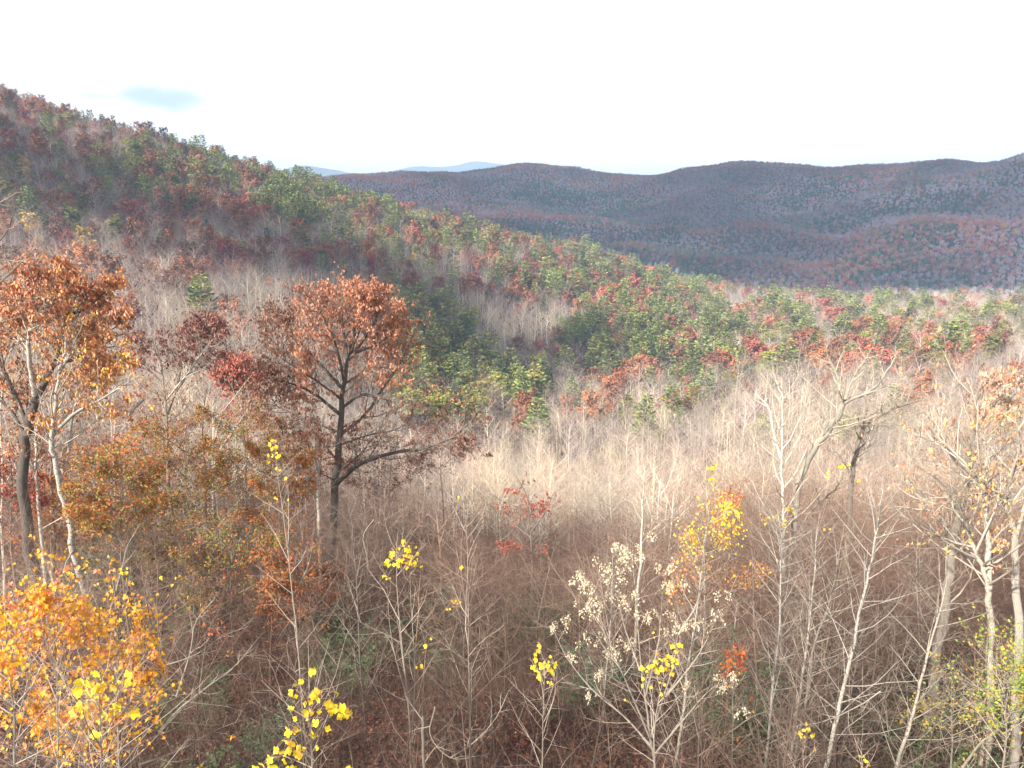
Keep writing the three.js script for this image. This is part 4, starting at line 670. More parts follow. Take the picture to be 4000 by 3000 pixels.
for (const [sd, d, px, r0, pale, lab] of [
  [9010, 40, [[185, 2330], [170, 2150], [150, 1950], [140, 1800], [150, 1650], [175, 1500]], 0.15, 1, 'pale stem between the dark left oak and the leaning tree'], [9011, 43, [[215, 2300], [208, 2120], [205, 1950], [200, 1800], [230, 1600]], 0.2, 0, 'dark stem directly behind the leaning pale tree'],
  [9012, 44, [[20, 2350], [8, 2050], [10, 1800], [2, 1600], [20, 1450]], 0.1, 1, 'thin pale stem at the very left edge under the oak'], [9013, 47, [[690, 2350], [680, 2150], [676, 2050], [660, 1900], [655, 1700], [640, 1480]], 0.17, 0, 'bare grey stem between the leaning tree and the rust oak'],
  [9014, 50, [[830, 2250], [805, 2000], [800, 1830], [790, 1650], [810, 1500]], 0.16, 0, 'dark stem in the thicket left of the rust oak'],
]) { const t = limbTree('bare_tree', sd, d, { bark: pale ? [0.45, 0.41, 0.36] : BARK.brown, stems: [{ px, ground: 1, r0, r1: 0.02, pale, from: 0.4, twigs: 0.9 }] }, lab, 'tree'); hang(t, 3, 0.17, TONE.rust, () => 0.18); done(t); }
{ // maroon leaved tree with upright bare boughs
  const t = limbTree('oak_tree', 9005, 50, { bark: [0.30, 0.26, 0.22], stems: [
    { px: [[675, 2200], [660, 1950], [655, 1740], [648, 1600], [640, 1500], [625, 1400], [600, 1330]], ground: 1, r0: 0.17, r1: 0.03, from: 0.4 }, { px: [[655, 1620], [700, 1480], [725, 1330], [780, 1230]], dd: 2, r0: 0.07, r1: 0.012, twigs: 1.6 }, { px: [[650, 1560], [740, 1450], [830, 1330], [900, 1280]], dd: -2, r0: 0.07, r1: 0.012, twigs: 1.6, bark: [0.46, 0.42, 0.36] }, { px: [[640, 1500], [560, 1420], [520, 1350], [480, 1330]], dd: 1, r0: 0.06, r1: 0.012 }, { px: [[690, 1530], [760, 1400], [790, 1300], [785, 1210]], dd: 0, r0: 0.06, r1: 0.01, twigs: 1.6 },
  ] }, 'maroon leaved tree with upright pale boughs between the two big oaks', 'tree');
  hang(t, 5, 0.19, [[0.17, 0.05, 0.04], [0.22, 0.075, 0.05], [0.13, 0.045, 0.04]], blob([[790, 1290, 110, 90, 0.95], [700, 1350, 140, 90, 0.5], [560, 1330, 120, 120, 0.6], [830, 1370, 80, 80, 0.7]], 0.04)); done(t);
}
{ const t = limbTree('oak_tree', 9006, 72, { bark: BARK.brown, stems: [{ px: [[960, 1950], [955, 1750], [950, 1600], [945, 1500], [930, 1420]], ground: 1, r0: 0.17, r1: 0.03, from: 0.4, twigs: 2 }, { px: [[952, 1600], [900, 1500], [860, 1450]], dd: -1, r0: 0.07, r1: 0.015, twigs: 2.4 }, { px: [[950, 1560], [1000, 1470], [1030, 1440]], dd: 1, r0: 0.07, r1: 0.015, twigs: 2.4 }, { px: [[950, 1520], [910, 1430], [905, 1400]], dd: 1, r0: 0.07, r1: 0.015, twigs: 2.4 }] }, 'domed red leaved tree just left of the rust oak crown', 'tree'); hang(t, 6, 0.26, [[0.36, 0.085, 0.06], [0.30, 0.07, 0.05], [0.42, 0.14, 0.08]], blob([[930, 1450, 130, 90], [920, 1560, 130, 110, 0.6]], 0.2)); done(t); }
// orange and green maples of the understorey between the oaks
for (const [sd, d, x, y0, y1, w, lab, cols, den] of [
  [9020, 34, 470, 2250, 1780, 190, 'orange and green leaved maple right of the leaning pale tree', [[0.42, 0.17, 0.03], [0.34, 0.20, 0.03], [0.20, 0.20, 0.035], [0.44, 0.12, 0.03]], 0.9],
  [9021, 46, 960, 2150, 1590, 170, 'yellow green and orange maple left of the rust oak trunk', [[0.33, 0.19, 0.03], [0.20, 0.19, 0.035], [0.42, 0.16, 0.035], [0.30, 0.13, 0.04]], 0.75],
  [9022, 40, 1090, 2250, 1720, 140, 'orange maple directly left of the rust oak trunk', [[0.46, 0.16, 0.03], [0.38, 0.11, 0.035], [0.28, 0.19, 0.03]], 0.8],
  [9023, 33, 900, 2550, 2020, 210, 'olive and orange maple low in the left thicket', [[0.22, 0.18, 0.03], [0.36, 0.14, 0.03], [0.16, 0.17, 0.03], [0.42, 0.12, 0.03]], 0.55],
  [9024, 31, 1170, 2600, 2150, 150, 'rust orange maple at the foot of the rust oak', [[0.40, 0.12, 0.03], [0.34, 0.09, 0.03], [0.26, 0.15, 0.03]], 0.7],
  [9025, 40, 40, 2200, 1800, 130, 'red leaved maple at the left edge below the oak', [[0.42, 0.08, 0.05], [0.36, 0.10, 0.04], [0.30, 0.06, 0.05]], 0.8],
  [9027, 48, 330, 2300, 1720, 200, 'brown orange maple behind the foot of the leaning pale tree', [[0.34, 0.12, 0.03], [0.26, 0.09, 0.03], [0.3, 0.17, 0.03]], 0.8],
  [9028, 52, 600, 2150, 1560, 190, 'russet brown tree filling the gap under the maroon oak', [[0.26, 0.09, 0.04], [0.32, 0.12, 0.04], [0.2, 0.07, 0.04]], 0.7],
  [9029, 56, 1180, 2150, 1600, 180, 'dark russet tree behind the rust oak trunk', [[0.24, 0.07, 0.04], [0.3, 0.1, 0.04], [0.18, 0.06, 0.04]], 0.75],
  [9015, 37, 740, 2420, 1900, 210, 'olive brown maple in the dark middle of the left thicket', [[0.2, 0.14, 0.03], [0.28, 0.11, 0.03], [0.14, 0.13, 0.03]], 0.65],
  [9016, 42, 230, 2320, 1880, 160, 'deep orange maple at the feet of the left oaks', [[0.4, 0.13, 0.03], [0.3, 0.09, 0.03], [0.44, 0.2, 0.03]], 0.7],
  [9017, 58, 1520, 2080, 1700, 160, 'dull maroon tree under the tip of the low oak limb', [[0.16, 0.055, 0.045], [0.2, 0.07, 0.05]], 0.5],
  [9018, 62, 1720, 1950, 1640, 140, 'second maroon tree beyond the tip of the low oak limb', [[0.18, 0.06, 0.045], [0.22, 0.08, 0.05]], 0.45],
  [9026, 44, 720, 2100, 1650, 170, 'thin orange maple in the thicket behind the grey stems', [[0.40, 0.17, 0.03], [0.24, 0.2, 0.03], [0.36, 0.1, 0.03]], 0.5],
]) {
  const st = [{ px: [[x + 10, y0], [x, lerp(y0, y1, 0.4)], [x + 8, lerp(y0, y1, 0.75)], [x, y1]], ground: 1, r0: 0.06, r1: 0.012, from: 0.3, twigs: 1.3 }], q = rngOf(sd);
  for (let k = 0; k < 5; k++) { const f = 0.3 + 0.11 * k, s = k % 2 ? 1 : -1; st.push({ px: [[x + 4, lerp(y0, y1, f)], [x + s * w * 0.5, lerp(y0, y1, f + 0.1 + q() * 0.1)], [x + s * w * (0.8 + q() * 0.3), lerp(y0, y1, f + 0.16 + q() * 0.12)]], dd: (q() - 0.5) * 4, r0: 0.03, r1: 0.008, twigs: 2, from: 0.1 }); }
  const t = limbTree('maple_tree', sd, d, { bark: [0.28, 0.24, 0.2], stems: st, tw: TW.slim }, lab, 'tree'); hang(t, 4, 0.125, cols, () => den, { shape: LEAF.plain, droop: -0.3, mat: M.leaf, spread: 0.3 }); done(t);
}
// the yellow maples at the lower left
for (const [sd, d, stems, dens, lab, hot] of [
  [9030, 12.5, [[[60, 3050], [55, 2800], [30, 2550], [20, 2350]], [[55, 2850], [110, 2650], [120, 2500], [95, 2380]], [[40, 2780], [-60, 2600], [-110, 2400]], [[60, 2900], [160, 2800], [210, 2690]]], [[30, 2520, 150, 260], [90, 2700, 170, 200], [190, 2720, 90, 100, 0.9], [40, 2880, 160, 120, 0.7]], 'dense golden maple in the lower left corner with pink tinged tips', 1],
  [9031, 13.5, [[[230, 3050], [225, 2750], [215, 2500], [205, 2260]], [[222, 2650], [260, 2480], [290, 2340]], [[218, 2600], [160, 2440], [170, 2300]], [[225, 2700], [300, 2560], [320, 2400]]], [[210, 2330, 110, 130], [280, 2400, 90, 130], [180, 2460, 130, 110, 0.8], [250, 2600, 140, 110, 0.5]], 'golden maple in front of the leaning pale stem', 0.5],
  [9032, 14.5, [[[470, 3050], [460, 2800], [455, 2580], [470, 2360]], [[458, 2720], [530, 2560], [560, 2400]], [[460, 2680], [390, 2520], [370, 2400]], [[462, 2800], [560, 2680], [640, 2560]], [[462, 2840], [380, 2760], [330, 2700]]], [[480, 2420, 130, 130, 0.9], [560, 2480, 110, 140, 0.8], [420, 2520, 130, 130, 0.7], [560, 2660, 130, 130, 0.6], [430, 2700, 170, 110, 0.55], [540, 2850, 160, 120, 0.35]], 'loose yellow orange maple right of the leaning stem at the lower left', 0],
  [9033, 15.5, [[[330, 3080], [335, 2950], [330, 2780]], [[333, 2960], [420, 2860], [520, 2800]], [[333, 2960], [250, 2860], [170, 2820]]], [[300, 2830, 260, 140, 0.6], [480, 2830, 160, 120, 0.5]], 'low yellow maple shoots along the lower left frame', 0],
]) {
  const t = limbTree('maple_tree', sd, d, { bark: [0.34, 0.29, 0.24], tw: [{}, { ...TW.slim[1], n: 22, len: 0.26, rad: 0.009 }, { ...TW.slim[2], n: 7, rad: 0.004 }, { ...TW.slim[3], n: 4, rad: 0.0022 }], stems: stems.map((px, k) => ({ px, ground: k === 0, r0: k ? 0.012 : 0.028, r1: 0.004, from: 0.12, dd: (k % 2 ? 0.8 : -0.6) * (k > 0) })) }, lab, 'tree');
  hang(t, 3.3, 0.066, (x, y, r) => (r() < 0.16 * hot + 0.04 ? [0.78, 0.24, 0.12] : r() < 0.5 ? [0.78, 0.44, 0.02] : r() < 0.8 ? [0.70, 0.32, 0.02] : [0.52, 0.22, 0.02]), blob(dens, 0.1), { shape: LEAF.maple, droop: -0.5, mat: M.leaf, spread: 0.14, nf: 1.7 }); done(t);
}
// tulip saplings with a few big yellow leaves
for (const [sd, d, stems, leaves, size, lab] of [
  [9040, 8.2, [[[400, 3080], [395, 2950], [390, 2800], [385, 2650]], [[395, 2900], [450, 2790], [480, 2740]], [[394, 2920], [340, 2830], [320, 2760]]], [[390, 2650, 80, 40, 12], [360, 2720, 90, 50, 13], [470, 2780, 70, 40, 6], [330, 2780, 50, 40, 7], [410, 2850, 60, 30, 5], [460, 2660, 40, 60, 4, 0.9]], 0.115, 'big leaved yellow sapling rising among the small leaved maples at lower left'],
  [9041, 9.2, [[[1225, 3080], [1215, 2900], [1205, 2760], [1212, 2640]], [[1218, 2900], [1280, 2800], [1335, 2760]], [[1220, 2940], [1150, 2860], [1110, 2830]], [[1222, 3000], [1130, 2960], [1070, 2940]], [[1212, 2800], [1180, 2720], [1155, 2700]]], [[1210, 2640, 30, 25, 3, 1.1], [1200, 2700, 70, 50, 11], [1270, 2710, 50, 40, 5], [1330, 2770, 40, 30, 8, 1.1], [1220, 2770, 90, 40, 9], [1210, 2850, 70, 40, 9], [1110, 2900, 50, 70, 11], [1070, 2960, 50, 40, 6], [1190, 2930, 60, 40, 6], [1040, 2995, 30, 20, 3, 1.3], [1350, 2995, 14, 10, 1, 1.2], [1140, 2985, 30, 20, 3]], 0.12, 'yellow leaved sapling at the bottom left of the middle, its leaves spread singly'],
  [9042, 15.5, [[[1605, 2980], [1590, 2700], [1560, 2420], [1550, 2200], [1570, 2110]], [[1610, 2900], [1620, 2600], [1605, 2350], [1600, 2180]], [[1595, 2750], [1530, 2500], [1510, 2260]]], [[1585, 2125, 28, 18, 5], [1570, 2160, 50, 30, 18], [1545, 2185, 55, 26, 16], [1610, 2170, 40, 34, 13], [1560, 2200, 70, 14, 12], [1500, 2255, 18, 14, 4, 0.8], [1640, 2215, 16, 12, 3, 0.9]], 0.115, 'slender sapling with a cap of bright yellow leaves right of the rust oak'],
  [9043, 12.5, [[[2117, 3060], [2120, 2880], [2124, 2720], [2130, 2560]], [[2120, 2800], [2160, 2680], [2170, 2600]]], [[2115, 2530, 24, 20, 3, 1.1], [2120, 2570, 40, 26, 7], [2110, 2600, 30, 20, 4], [2140, 2615, 60, 16, 8], [2115, 2635, 20, 14, 2], [2135, 2670, 20, 10, 3], [2170, 2600, 16, 16, 2]], 0.115, 'thin stem topped by a small tuft of yellow leaves at the lower middle'],
  [9044, 13.5, [[[2560, 3060], [2555, 2860], [2580, 2700], [2620, 2570]], [[2556, 2850], [2540, 2700], [2500, 2600]], [[2570, 2750], [2650, 2640], [2650, 2560]]], [[2640, 2530, 26, 24, 6], [2610, 2570, 50, 24, 11], [2570, 2590, 40, 20, 8], [2600, 2615, 60, 16, 8], [2520, 2600, 30, 20, 4], [2540, 2660, 40, 30, 5, 0.9], [2580, 2690, 30, 20, 3, 0.8], [2440, 2730, 20, 20, 2, 0.7]], 0.11, 'yellow leaved sapling beneath the pale tufted tree'],
  [9045, 20, [[[1200, 2960], [1183, 2784], [1159, 2470], [1135, 2241], [1105, 2000], [1085, 1850], [1072, 1720]], [[1125, 2160], [1128, 1980], [1122, 1870]]], [[1068, 1722, 16, 6, 4], [1060, 1745, 16, 14, 3, 1.2], [1085, 1755, 14, 10, 2, 1.3], [1058, 1775, 16, 12, 3], [1078, 1785, 8, 8, 2, 1.2], [1055, 1802, 12, 6, 2, 0.8], [1090, 1835, 10, 8, 2, 0.8], [1118, 1875, 12, 10, 2], [1100, 1930, 30, 60, 3, 0.7]], 0.125, 'tall thin sapling with a few yellow leaves at its tip before the maples'],
  [9046, 17, [[[1840, 3000], [1834, 2784], [1831, 2542], [1828, 2301], [1822, 2060], [1812, 1960]]], [[1795, 1945, 6, 6, 1, 1.2], [1812, 2220, 14, 10, 3, 0.9], [1790, 2345, 34, 10, 8, 0.8], [1770, 2370, 40, 18, 5, 0.6], [1690, 2500, 8, 8, 1, 1.3], [1660, 2540, 12, 14, 3, 1.1], [1640, 2600, 20, 8, 3, 0.9]], 0.11, 'straight tall sapling near the middle with a few yellow scraps'],
  [9047, 16, [[[3140, 3060], [3138, 2960], [3135, 2860]]], [[3135, 2850, 30, 24, 7, 1.1], [3125, 2875, 24, 12, 3], [3180, 2880, 14, 14, 2, 0.8], [3180, 2920, 12, 8, 2, 0.8]], 0.115, 'small sapling with a yellow leaf tuft among the pale stems at lower right'],
  [9048, 16, [[[3370, 3060], [3366, 2960], [3362, 2900]]], [[3362, 2950, 12, 8, 2, 1.1], [3388, 2985, 8, 14, 3], [3355, 2985, 10, 8, 1]], 0.11, 'shoot with a few yellow leaves right of the white birch foot'],
  [9049, 27, [[[2756, 2500], [2752, 2200], [2775, 1950], [2790, 1830]]], [[2785, 1830, 16, 10, 6, 1.2], [2800, 1815, 8, 6, 2], [2775, 1865, 10, 16, 4], [2790, 1890, 10, 30, 5], [2725, 1945, 8, 8, 1]], 0.13, 'pale thin stem tipped with yellow leaves above the golden maple'],
  [9050, 26, [[[3045, 2700], [3051, 2300], [3060, 2050], [3100, 1960]]], [[3085, 1990, 20, 30, 9], [2985, 2030, 24, 26, 7], [3070, 2060, 16, 26, 6, 1.1], [3230, 2065, 12, 8, 2, 1.1], [3020, 2010, 10, 10, 2], [3290, 1815, 26, 10, 7], [3235, 1855, 12, 16, 4, 0.8], [3345, 1880, 8, 6, 1, 1.1], [3480, 1778, 6, 6, 1, 1.1]], 0.12, 'pale sapling hung with small yellow leaves at the right'],
]) {
  const t = limbTree('tulip_sapling', sd, d, { bark: [0.36, 0.30, 0.25], tw: [{}, { ...TW.slim[1], n: 16, len: 0.2, rad: d * 0.0006 }, { ...TW.slim[2], n: 4, rad: d * 0.00026 }], stems: stems.map((px, k) => ({ px, ground: k === 0, r0: d * (k ? 0.0011 : 0.0021), r1: 0.003, from: 0.2, dd: k ? (k % 2 ? 0.5 : -0.5) : 0 })) }, lab, 'sapling');
  bigLeaves(t, leaves, d, size); done(t);
}
{ // the tree of cream seed tufts
  const st = [[[2560, 3020], [2540, 2880], [2520, 2720], [2500, 2560], [2490, 2380], [2470, 2160]], [[2545, 2900], [2470, 2720], [2400, 2560], [2330, 2400], [2260, 2260]], [[2540, 2880], [2600, 2700], [2640, 2540], [2650, 2330]], [[2548, 2920], [2440, 2800], [2320, 2700], [2210, 2560], [2150, 2430]], [[2600, 2720], [2700, 2600], [2760, 2500], [2800, 2410]], [[2555, 2950], [2680, 2800], [2780, 2690], [2860, 2650]], [[2500, 2620], [2440, 2450], [2400, 2290]], [[2520, 2720], [2570, 2520], [2590, 2290]], [[2480, 2700], [2380, 2640], [2290, 2580]], [[2650, 2480], [2720, 2360], [2740, 2280]]];
  const t = limbTree('tufted_tree', 9060, 15.5, { bark: [0.36, 0.31, 0.26], tw: [{}, { ...TW.slim[1], n: 14, len: 0.22, rad: 0.009 }, { ...TW.slim[2], n: 5, rad: 0.004 }, { ...TW.slim[3], n: 2, rad: 0.0025 }], stems: st.map((px, k) => ({ px, ground: k === 0, r0: k ? 0.028 : 0.045, r1: 0.005, from: 0.2, dd: [0, -0.8, 0.6, 0.4, -0.7, -0.5, 1, 0.9, -1, 1.2][k] })) }, 'spreading leafless tree hung with cream coloured seed tufts', 'tree');
  const G = new Geo(), r = t.r;
  for (const [x, y, rx, ry, n] of [[2450, 2150, 60, 26, 16], [2380, 2200, 60, 24, 9], [2260, 2260, 26, 34, 9], [2590, 2200, 40, 20, 8], [2330, 2270, 50, 30, 9], [2430, 2240, 60, 30, 8], [2640, 2280, 46, 26, 9], [2300, 2370, 50, 30, 9], [2440, 2330, 70, 30, 12], [2350, 2340, 40, 26, 7], [2200, 2420, 50, 26, 6], [2560, 2400, 80, 18, 12], [2700, 2430, 60, 20, 12], [2430, 2510, 50, 26, 9], [2310, 2490, 60, 24, 7], [2390, 2545, 30, 14, 5], [2620, 2450, 30, 26, 4], [2350, 2630, 40, 14, 5], [2310, 2710, 28, 10, 4], [2830, 2660, 40, 34, 12], [2710, 2670, 40, 14, 4], [2540, 2090, 20, 12, 3], [2150, 2440, 10, 20, 2], [2890, 2770, 24, 8, 3], [2820, 2320, 30, 20, 3], [2800, 2400, 30, 20, 4], [2500, 2160, 30, 14, 4], [2240, 2560, 30, 14, 3]]) for (let k = 0; k < n; k++) {
    const p = at(x + (r() - 0.5) * 2 * rx, y + (r() - 0.5) * 2 * ry, 15.5 + (r() - 0.5) * 2), tone = jitter([0.60, 0.51, 0.36], r, 0.1);
    G.tube([[p[0], p[1] + 0.05, p[2]], [p[0] + (r() - 0.5) * 0.1, p[1] - 0.02, p[2]], [p[0] + (r() - 0.5) * 0.12, p[1] - 0.16, p[2]]], [0.004, 0.003, 0.002], 3, BARK.tan);
    for (let q = 0; q < 13; q++) G.fan([p[0] + (r() - 0.5) * 0.12, p[1] - r() * 0.2 + 0.05, p[2] + (r() - 0.5) * 0.12], [r() - 0.5, -r(), r() - 0.5], [r() - 0.5, 0.4, r()], 0.052 * (0.6 + r() * 0.8), LEAF.plain, 0.4, jitter(tone, r, 0.15));
  }
  t.finish(G, 'seed_tufts', M.leaf); done(t);
}
{ // golden maple right of the tufted tree
  const t = limbTree('maple_tree', 9070, 28, { bark: [0.35, 0.3, 0.26], tw: [{}, { ...TW.slim[1], n: 20, len: 0.22 }, { ...TW.slim[2], n: 7 }, { ...TW.slim[3], n: 4 }], stems: [[[2740, 2700], [2738, 2450], [2745, 2240], [2790, 2080], [2830, 1940]], [[2745, 2300], [2850, 2180], [2880, 2050], [2870, 1960]], [[2742, 2360], [2700, 2200], [2690, 2080]], [[2745, 2350], [2880, 2300], [2950, 2250], [2980, 2230]], [[2742, 2400], [2660, 2320], [2630, 2260]]].map((px, k) => ({ px, ground: k === 0, r0: k ? 0.035 : 0.09, r1: 0.008, from: 0.25, twigs: 1.5, dd: [0, 1, -1, 1.4, -1.2][k] })) }, 'maple with bright yellow top and thin orange lower leaves right of the cream tufts', 'tree');
  hang(t, 2.2, 0.09, (x, y, r) => (y < 1960 ? (r() < 0.7 ? [0.55, 0.12, 0.05] : [0.85, 0.55, 0.05]) : y < 2160 ? (r() < 0.72 ? [0.88, 0.68, 0.04] : [0.62, 0.22, 0.05]) : r() < 0.25 ? [0.82, 0.55, 0.05] : [0.55, 0.22, 0.08]), blob([[2830, 2030, 100, 120, 0.55], [2840, 1940, 60, 70, 0.6], [2700, 2090, 70, 60, 0.3], [2760, 2230, 180, 110, 0.2], [2930, 2250, 90, 60, 0.7], [2680, 2330, 120, 80, 0.25]], 0.05), { shape: LEAF.maple, droop: -0.5, mat: M.leaf, spread: 0.4 }); done(t);
}
{ const t = limbTree('maple_tree', 9071, 44, { bark: [0.2, 0.17, 0.15], stems: [[[2080, 2260], [2078, 2150], [2070, 2050], [2060, 1950], [2020, 1860]], [[2075, 2100], [1990, 2030], [1950, 1960]], [[2072, 2080], [2130, 2000], [2160, 1930]], [[2078, 2160], [2000, 2140], [1950, 2130]], [[2078, 2160], [2120, 2130], [2150, 2140]]].map((px, k) => ({ px, ground: k === 0, r0: k ? 0.05 : 0.09, r1: 0.012, from: 0.25, dd: [0, 1, -1, -1, 1][k], tw: TW.slim, twigs: 1.2 })) }, 'small tree with scattered scarlet leaves in the middle of the thicket', 'tree'); hang(t, 4, 0.15, [[0.36, 0.05, 0.04], [0.30, 0.06, 0.04], [0.4, 0.10, 0.05]], blob([[2060, 1960, 110, 60, 0.45], [2000, 2135, 70, 40, 0.7], [2100, 2160, 50, 50, 0.5], [2120, 1900, 90, 70, 0.25], [1970, 1950, 60, 60, 0.5]], 0.03), { shape: LEAF.plain, mat: M.leaf }); done(t); }
{ const t = limbTree('maple_tree', 9072, 20, { bark: [0.4, 0.36, 0.3], tw: TW.slim, stems: [{ px: [[2860, 2960], [2862, 2800], [2866, 2640], [2880, 2540]], ground: 1, r0: 0.03, r1: 0.006, twigs: 2 }] }, 'slim sapling with orange red leaves left of the pale stems', 'sapling'); hang(t, 1.6, 0.09, [[0.6, 0.15, 0.04], [0.58, 0.24, 0.04], [0.5, 0.09, 0.05]], blob([[2870, 2580, 60, 90, 1]], 0.05), { shape: LEAF.maple, mat: M.leaf }); done(t); }
{ const t = limbTree('birch_tree', 9073, 31, { bark: [0.4, 0.37, 0.33], stems: [{ px: [[2480, 2560], [2488, 2362], [2503, 2181], [2509, 2030], [2512, 1930], [2518, 1820]], ground: 1, r0: 0.12, r1: 0.015, pale: 1, tw: TW.slim, from: 0.35, twigs: 1.2 }] }, 'white barked stem standing behind the cream tufts', 'tree'); done(t); }
// bare trees on the right
{ const t = limbTree('bare_tree', 9080, 35, { bark: [0.33, 0.30, 0.25], twig: [0.32, 0.26, 0.2], stems: [
    { px: [[3090, 2350], [3100, 2100], [3114, 1921], [3149, 1812], [3198, 1728], [3248, 1663], [3283, 1598], [3298, 1563]], ground: 1, r0: 0.20, r1: 0.12, from: 0.6, twigs: 0.6 }, { px: [[3298, 1566], [3280, 1524], [3268, 1464], [3243, 1409], [3220, 1350]], dd: 1, r0: 0.08, r1: 0.012, twigs: 1.2 }, { px: [[3290, 1580], [3350, 1550], [3412, 1529], [3470, 1500], [3540, 1480]], dd: -1.5, r0: 0.075, r1: 0.012, twigs: 1.2 }, { px: [[3370, 1545], [3430, 1500], [3470, 1440], [3500, 1400]], dd: 1, r0: 0.085, r1: 0.02, twigs: 1.1 }, { px: [[3149, 1800], [3172, 1740], [3150, 1710], [3120, 1695]], dd: -0.5, r0: 0.045, r1: 0.01 }, { px: [[3300, 1562], [3330, 1480], [3370, 1420], [3420, 1340]], dd: 2, r0: 0.07, r1: 0.01, twigs: 1.2 }, { px: [[3230, 1690], [3210, 1660], [3240, 1570], [3230, 1500]], dd: 1, r0: 0.05, r1: 0.01 },
  ] }, 'big forked leafless tree with lichen pale limbs at the right', 'tree'); done(t); }
{ const t = limbTree('bare_tree', 9081, 38, { bark: [0.26, 0.22, 0.19], twig: [0.3, 0.24, 0.19], stems: [
    { px: [[3300, 2300], [3315, 2050], [3323, 1897], [3338, 1797], [3362, 1698], [3400, 1640]], ground: 1, r0: 0.18, r1: 0.08, from: 0.5 }, { px: [[3395, 1650], [3480, 1600], [3546, 1578], [3620, 1560]], dd: -2, r0: 0.075, r1: 0.012, twigs: 1.2 }, { px: [[3365, 1690], [3385, 1600], [3380, 1500], [3400, 1420]], dd: 1, r0: 0.07, r1: 0.01, twigs: 1.2 }, { px: [[3120, 2076], [3168, 1996], [3238, 1931], [3290, 1900], [3345, 1870]], dd: 0, r0: 0.07, r1: 0.012 },
  ] }, 'dark stemmed leafless tree right of the big forked one', 'tree'); done(t); }
{ const t = limbTree('bare_tree', 9082, 34, { bark: [0.46, 0.43, 0.38], twig: [0.32, 0.26, 0.2], stems: [{ px: [[3058, 2420], [3062, 2250], [3064, 2096], [3058, 1950], [3054, 1797], [3056, 1600], [3050, 1480]], ground: 1, r0: 0.14, r1: 0.015, pale: 1, from: 0.4 }, { px: [[3050, 1790], [3025, 1700], [3004, 1598], [2985, 1570], [2940, 1534]], dd: 1, r0: 0.07, r1: 0.01, pale: 1 }, { px: [[3045, 1740], [2990, 1690], [2940, 1640]], dd: -1, r0: 0.04, r1: 0.008, pale: 1 }] }, 'white stemmed leafless tree left of the big forked one', 'tree'); done(t); }
for (const [sd, d, px, r0, white, lab, tn] of [
  [9090, 18.5, [[3215, 3050], [3228, 2995], [3262, 2844], [3292, 2693], [3334, 2530], [3364, 2374], [3394, 2229], [3418, 2108], [3436, 2012], [3450, 1900]], 0.092, 1, 'whitest leaning birch stem at the lower right', [0.5, 0.47, 0.42]], [9091, 20, [[3070, 3050], [3081, 2995], [3111, 2784], [3141, 2603], [3165, 2392], [3183, 2211], [3190, 2050]], 0.085, 1, 'straight pale stem left of the whitest birch, lightest of its close pair', [0.52, 0.48, 0.42]],
  [9092, 19.5, [[3095, 3050], [3105, 2964], [3153, 2711], [3183, 2512], [3238, 2362], [3274, 2181], [3290, 2080]], 0.075, 0, 'brownish leaning stem crossing close to the straight pale one', [0.40, 0.34, 0.28]], [9093, 20, [[2980, 3050], [2990, 2989], [3021, 2663], [3045, 2452], [3051, 2241], [3046, 2120], [3040, 2000]], 0.07, 1, 'grey white stem furthest left of the group of pale stems', [0.46, 0.43, 0.39]],
  [9094, 21, [[3275, 3050], [3286, 2964], [3322, 2723], [3352, 2560], [3380, 2420]], 0.045, 0, 'thin brown stem just right of the whitest birch', [0.36, 0.30, 0.25]], [9095, 19, [[3480, 3060], [3503, 2988], [3551, 2844], [3593, 2681], [3635, 2512], [3678, 2362], [3700, 2250]], 0.08, 1, 'pale leaning stem left of the yellow green bush', [0.47, 0.42, 0.36]],
  [9096, 23, [[3395, 3060], [3412, 2916], [3450, 2750], [3479, 2603], [3500, 2450]], 0.055, 0, 'dull brown stem midway between two pale leaning stems', [0.33, 0.27, 0.22]], [9097, 29, [[3590, 2640], [3593, 2542], [3585, 2380], [3580, 2230], [3587, 2080]], 0.045, 1, 'slim upright stem of a thin pair before the thick oak, left one', [0.45, 0.4, 0.34]],
  [9098, 29, [[3605, 2600], [3600, 2450], [3595, 2300], [3592, 2150]], 0.035, 1, 'slim upright stem of a thin pair before the thick oak, right one', [0.42, 0.37, 0.31]], [9099, 19, [[2625, 3050], [2638, 2995], [2666, 2814], [2684, 2633], [2708, 2482], [2738, 2241], [2756, 2080]], 0.08, 1, 'pale stem rising right of the tufted tree towards the golden maple', [0.48, 0.43, 0.36]],
  [9100, 24, [[1425, 2800], [1412, 2651], [1400, 2422], [1391, 2241], [1376, 2090], [1360, 1980]], 0.06, 0, 'dark sapling stem just right of the oak trunk', [0.27, 0.23, 0.2]], [9101, 13.5, [[1665, 3060], [1657, 2995], [1653, 2850], [1652, 2796]], 0.05, 0, 'broken topped snag at the bottom, left of the middle', [0.33, 0.29, 0.24]],
  [9102, 22, [[2350, 3000], [2355, 2850], [2365, 2650], [2385, 2450], [2390, 2300], [2395, 2150]], 0.06, 1, 'grey stem behind the left boughs of the tufted tree', [0.42, 0.38, 0.33]], [9103, 26, [[2855, 2850], [2858, 2650], [2870, 2450], [2880, 2330]], 0.05, 1, 'pale stem below the golden maple', [0.45, 0.41, 0.35]],
]) { const snag = sd === 9101; const t = limbTree(white ? 'birch_tree' : 'bare_tree', sd, d, { bark: tn.map((v) => v * 0.62), twig: [0.15, 0.11, 0.09], tw: TW.slim, stems: [{ px, ground: 1, r0: r0 * 0.82, r1: snag ? 0.035 : 0.012, pale: white, from: 0.22, twigs: snag ? 0.3 : 2 }] }, lab, snag ? 'snag' : 'tree'); done(t); }
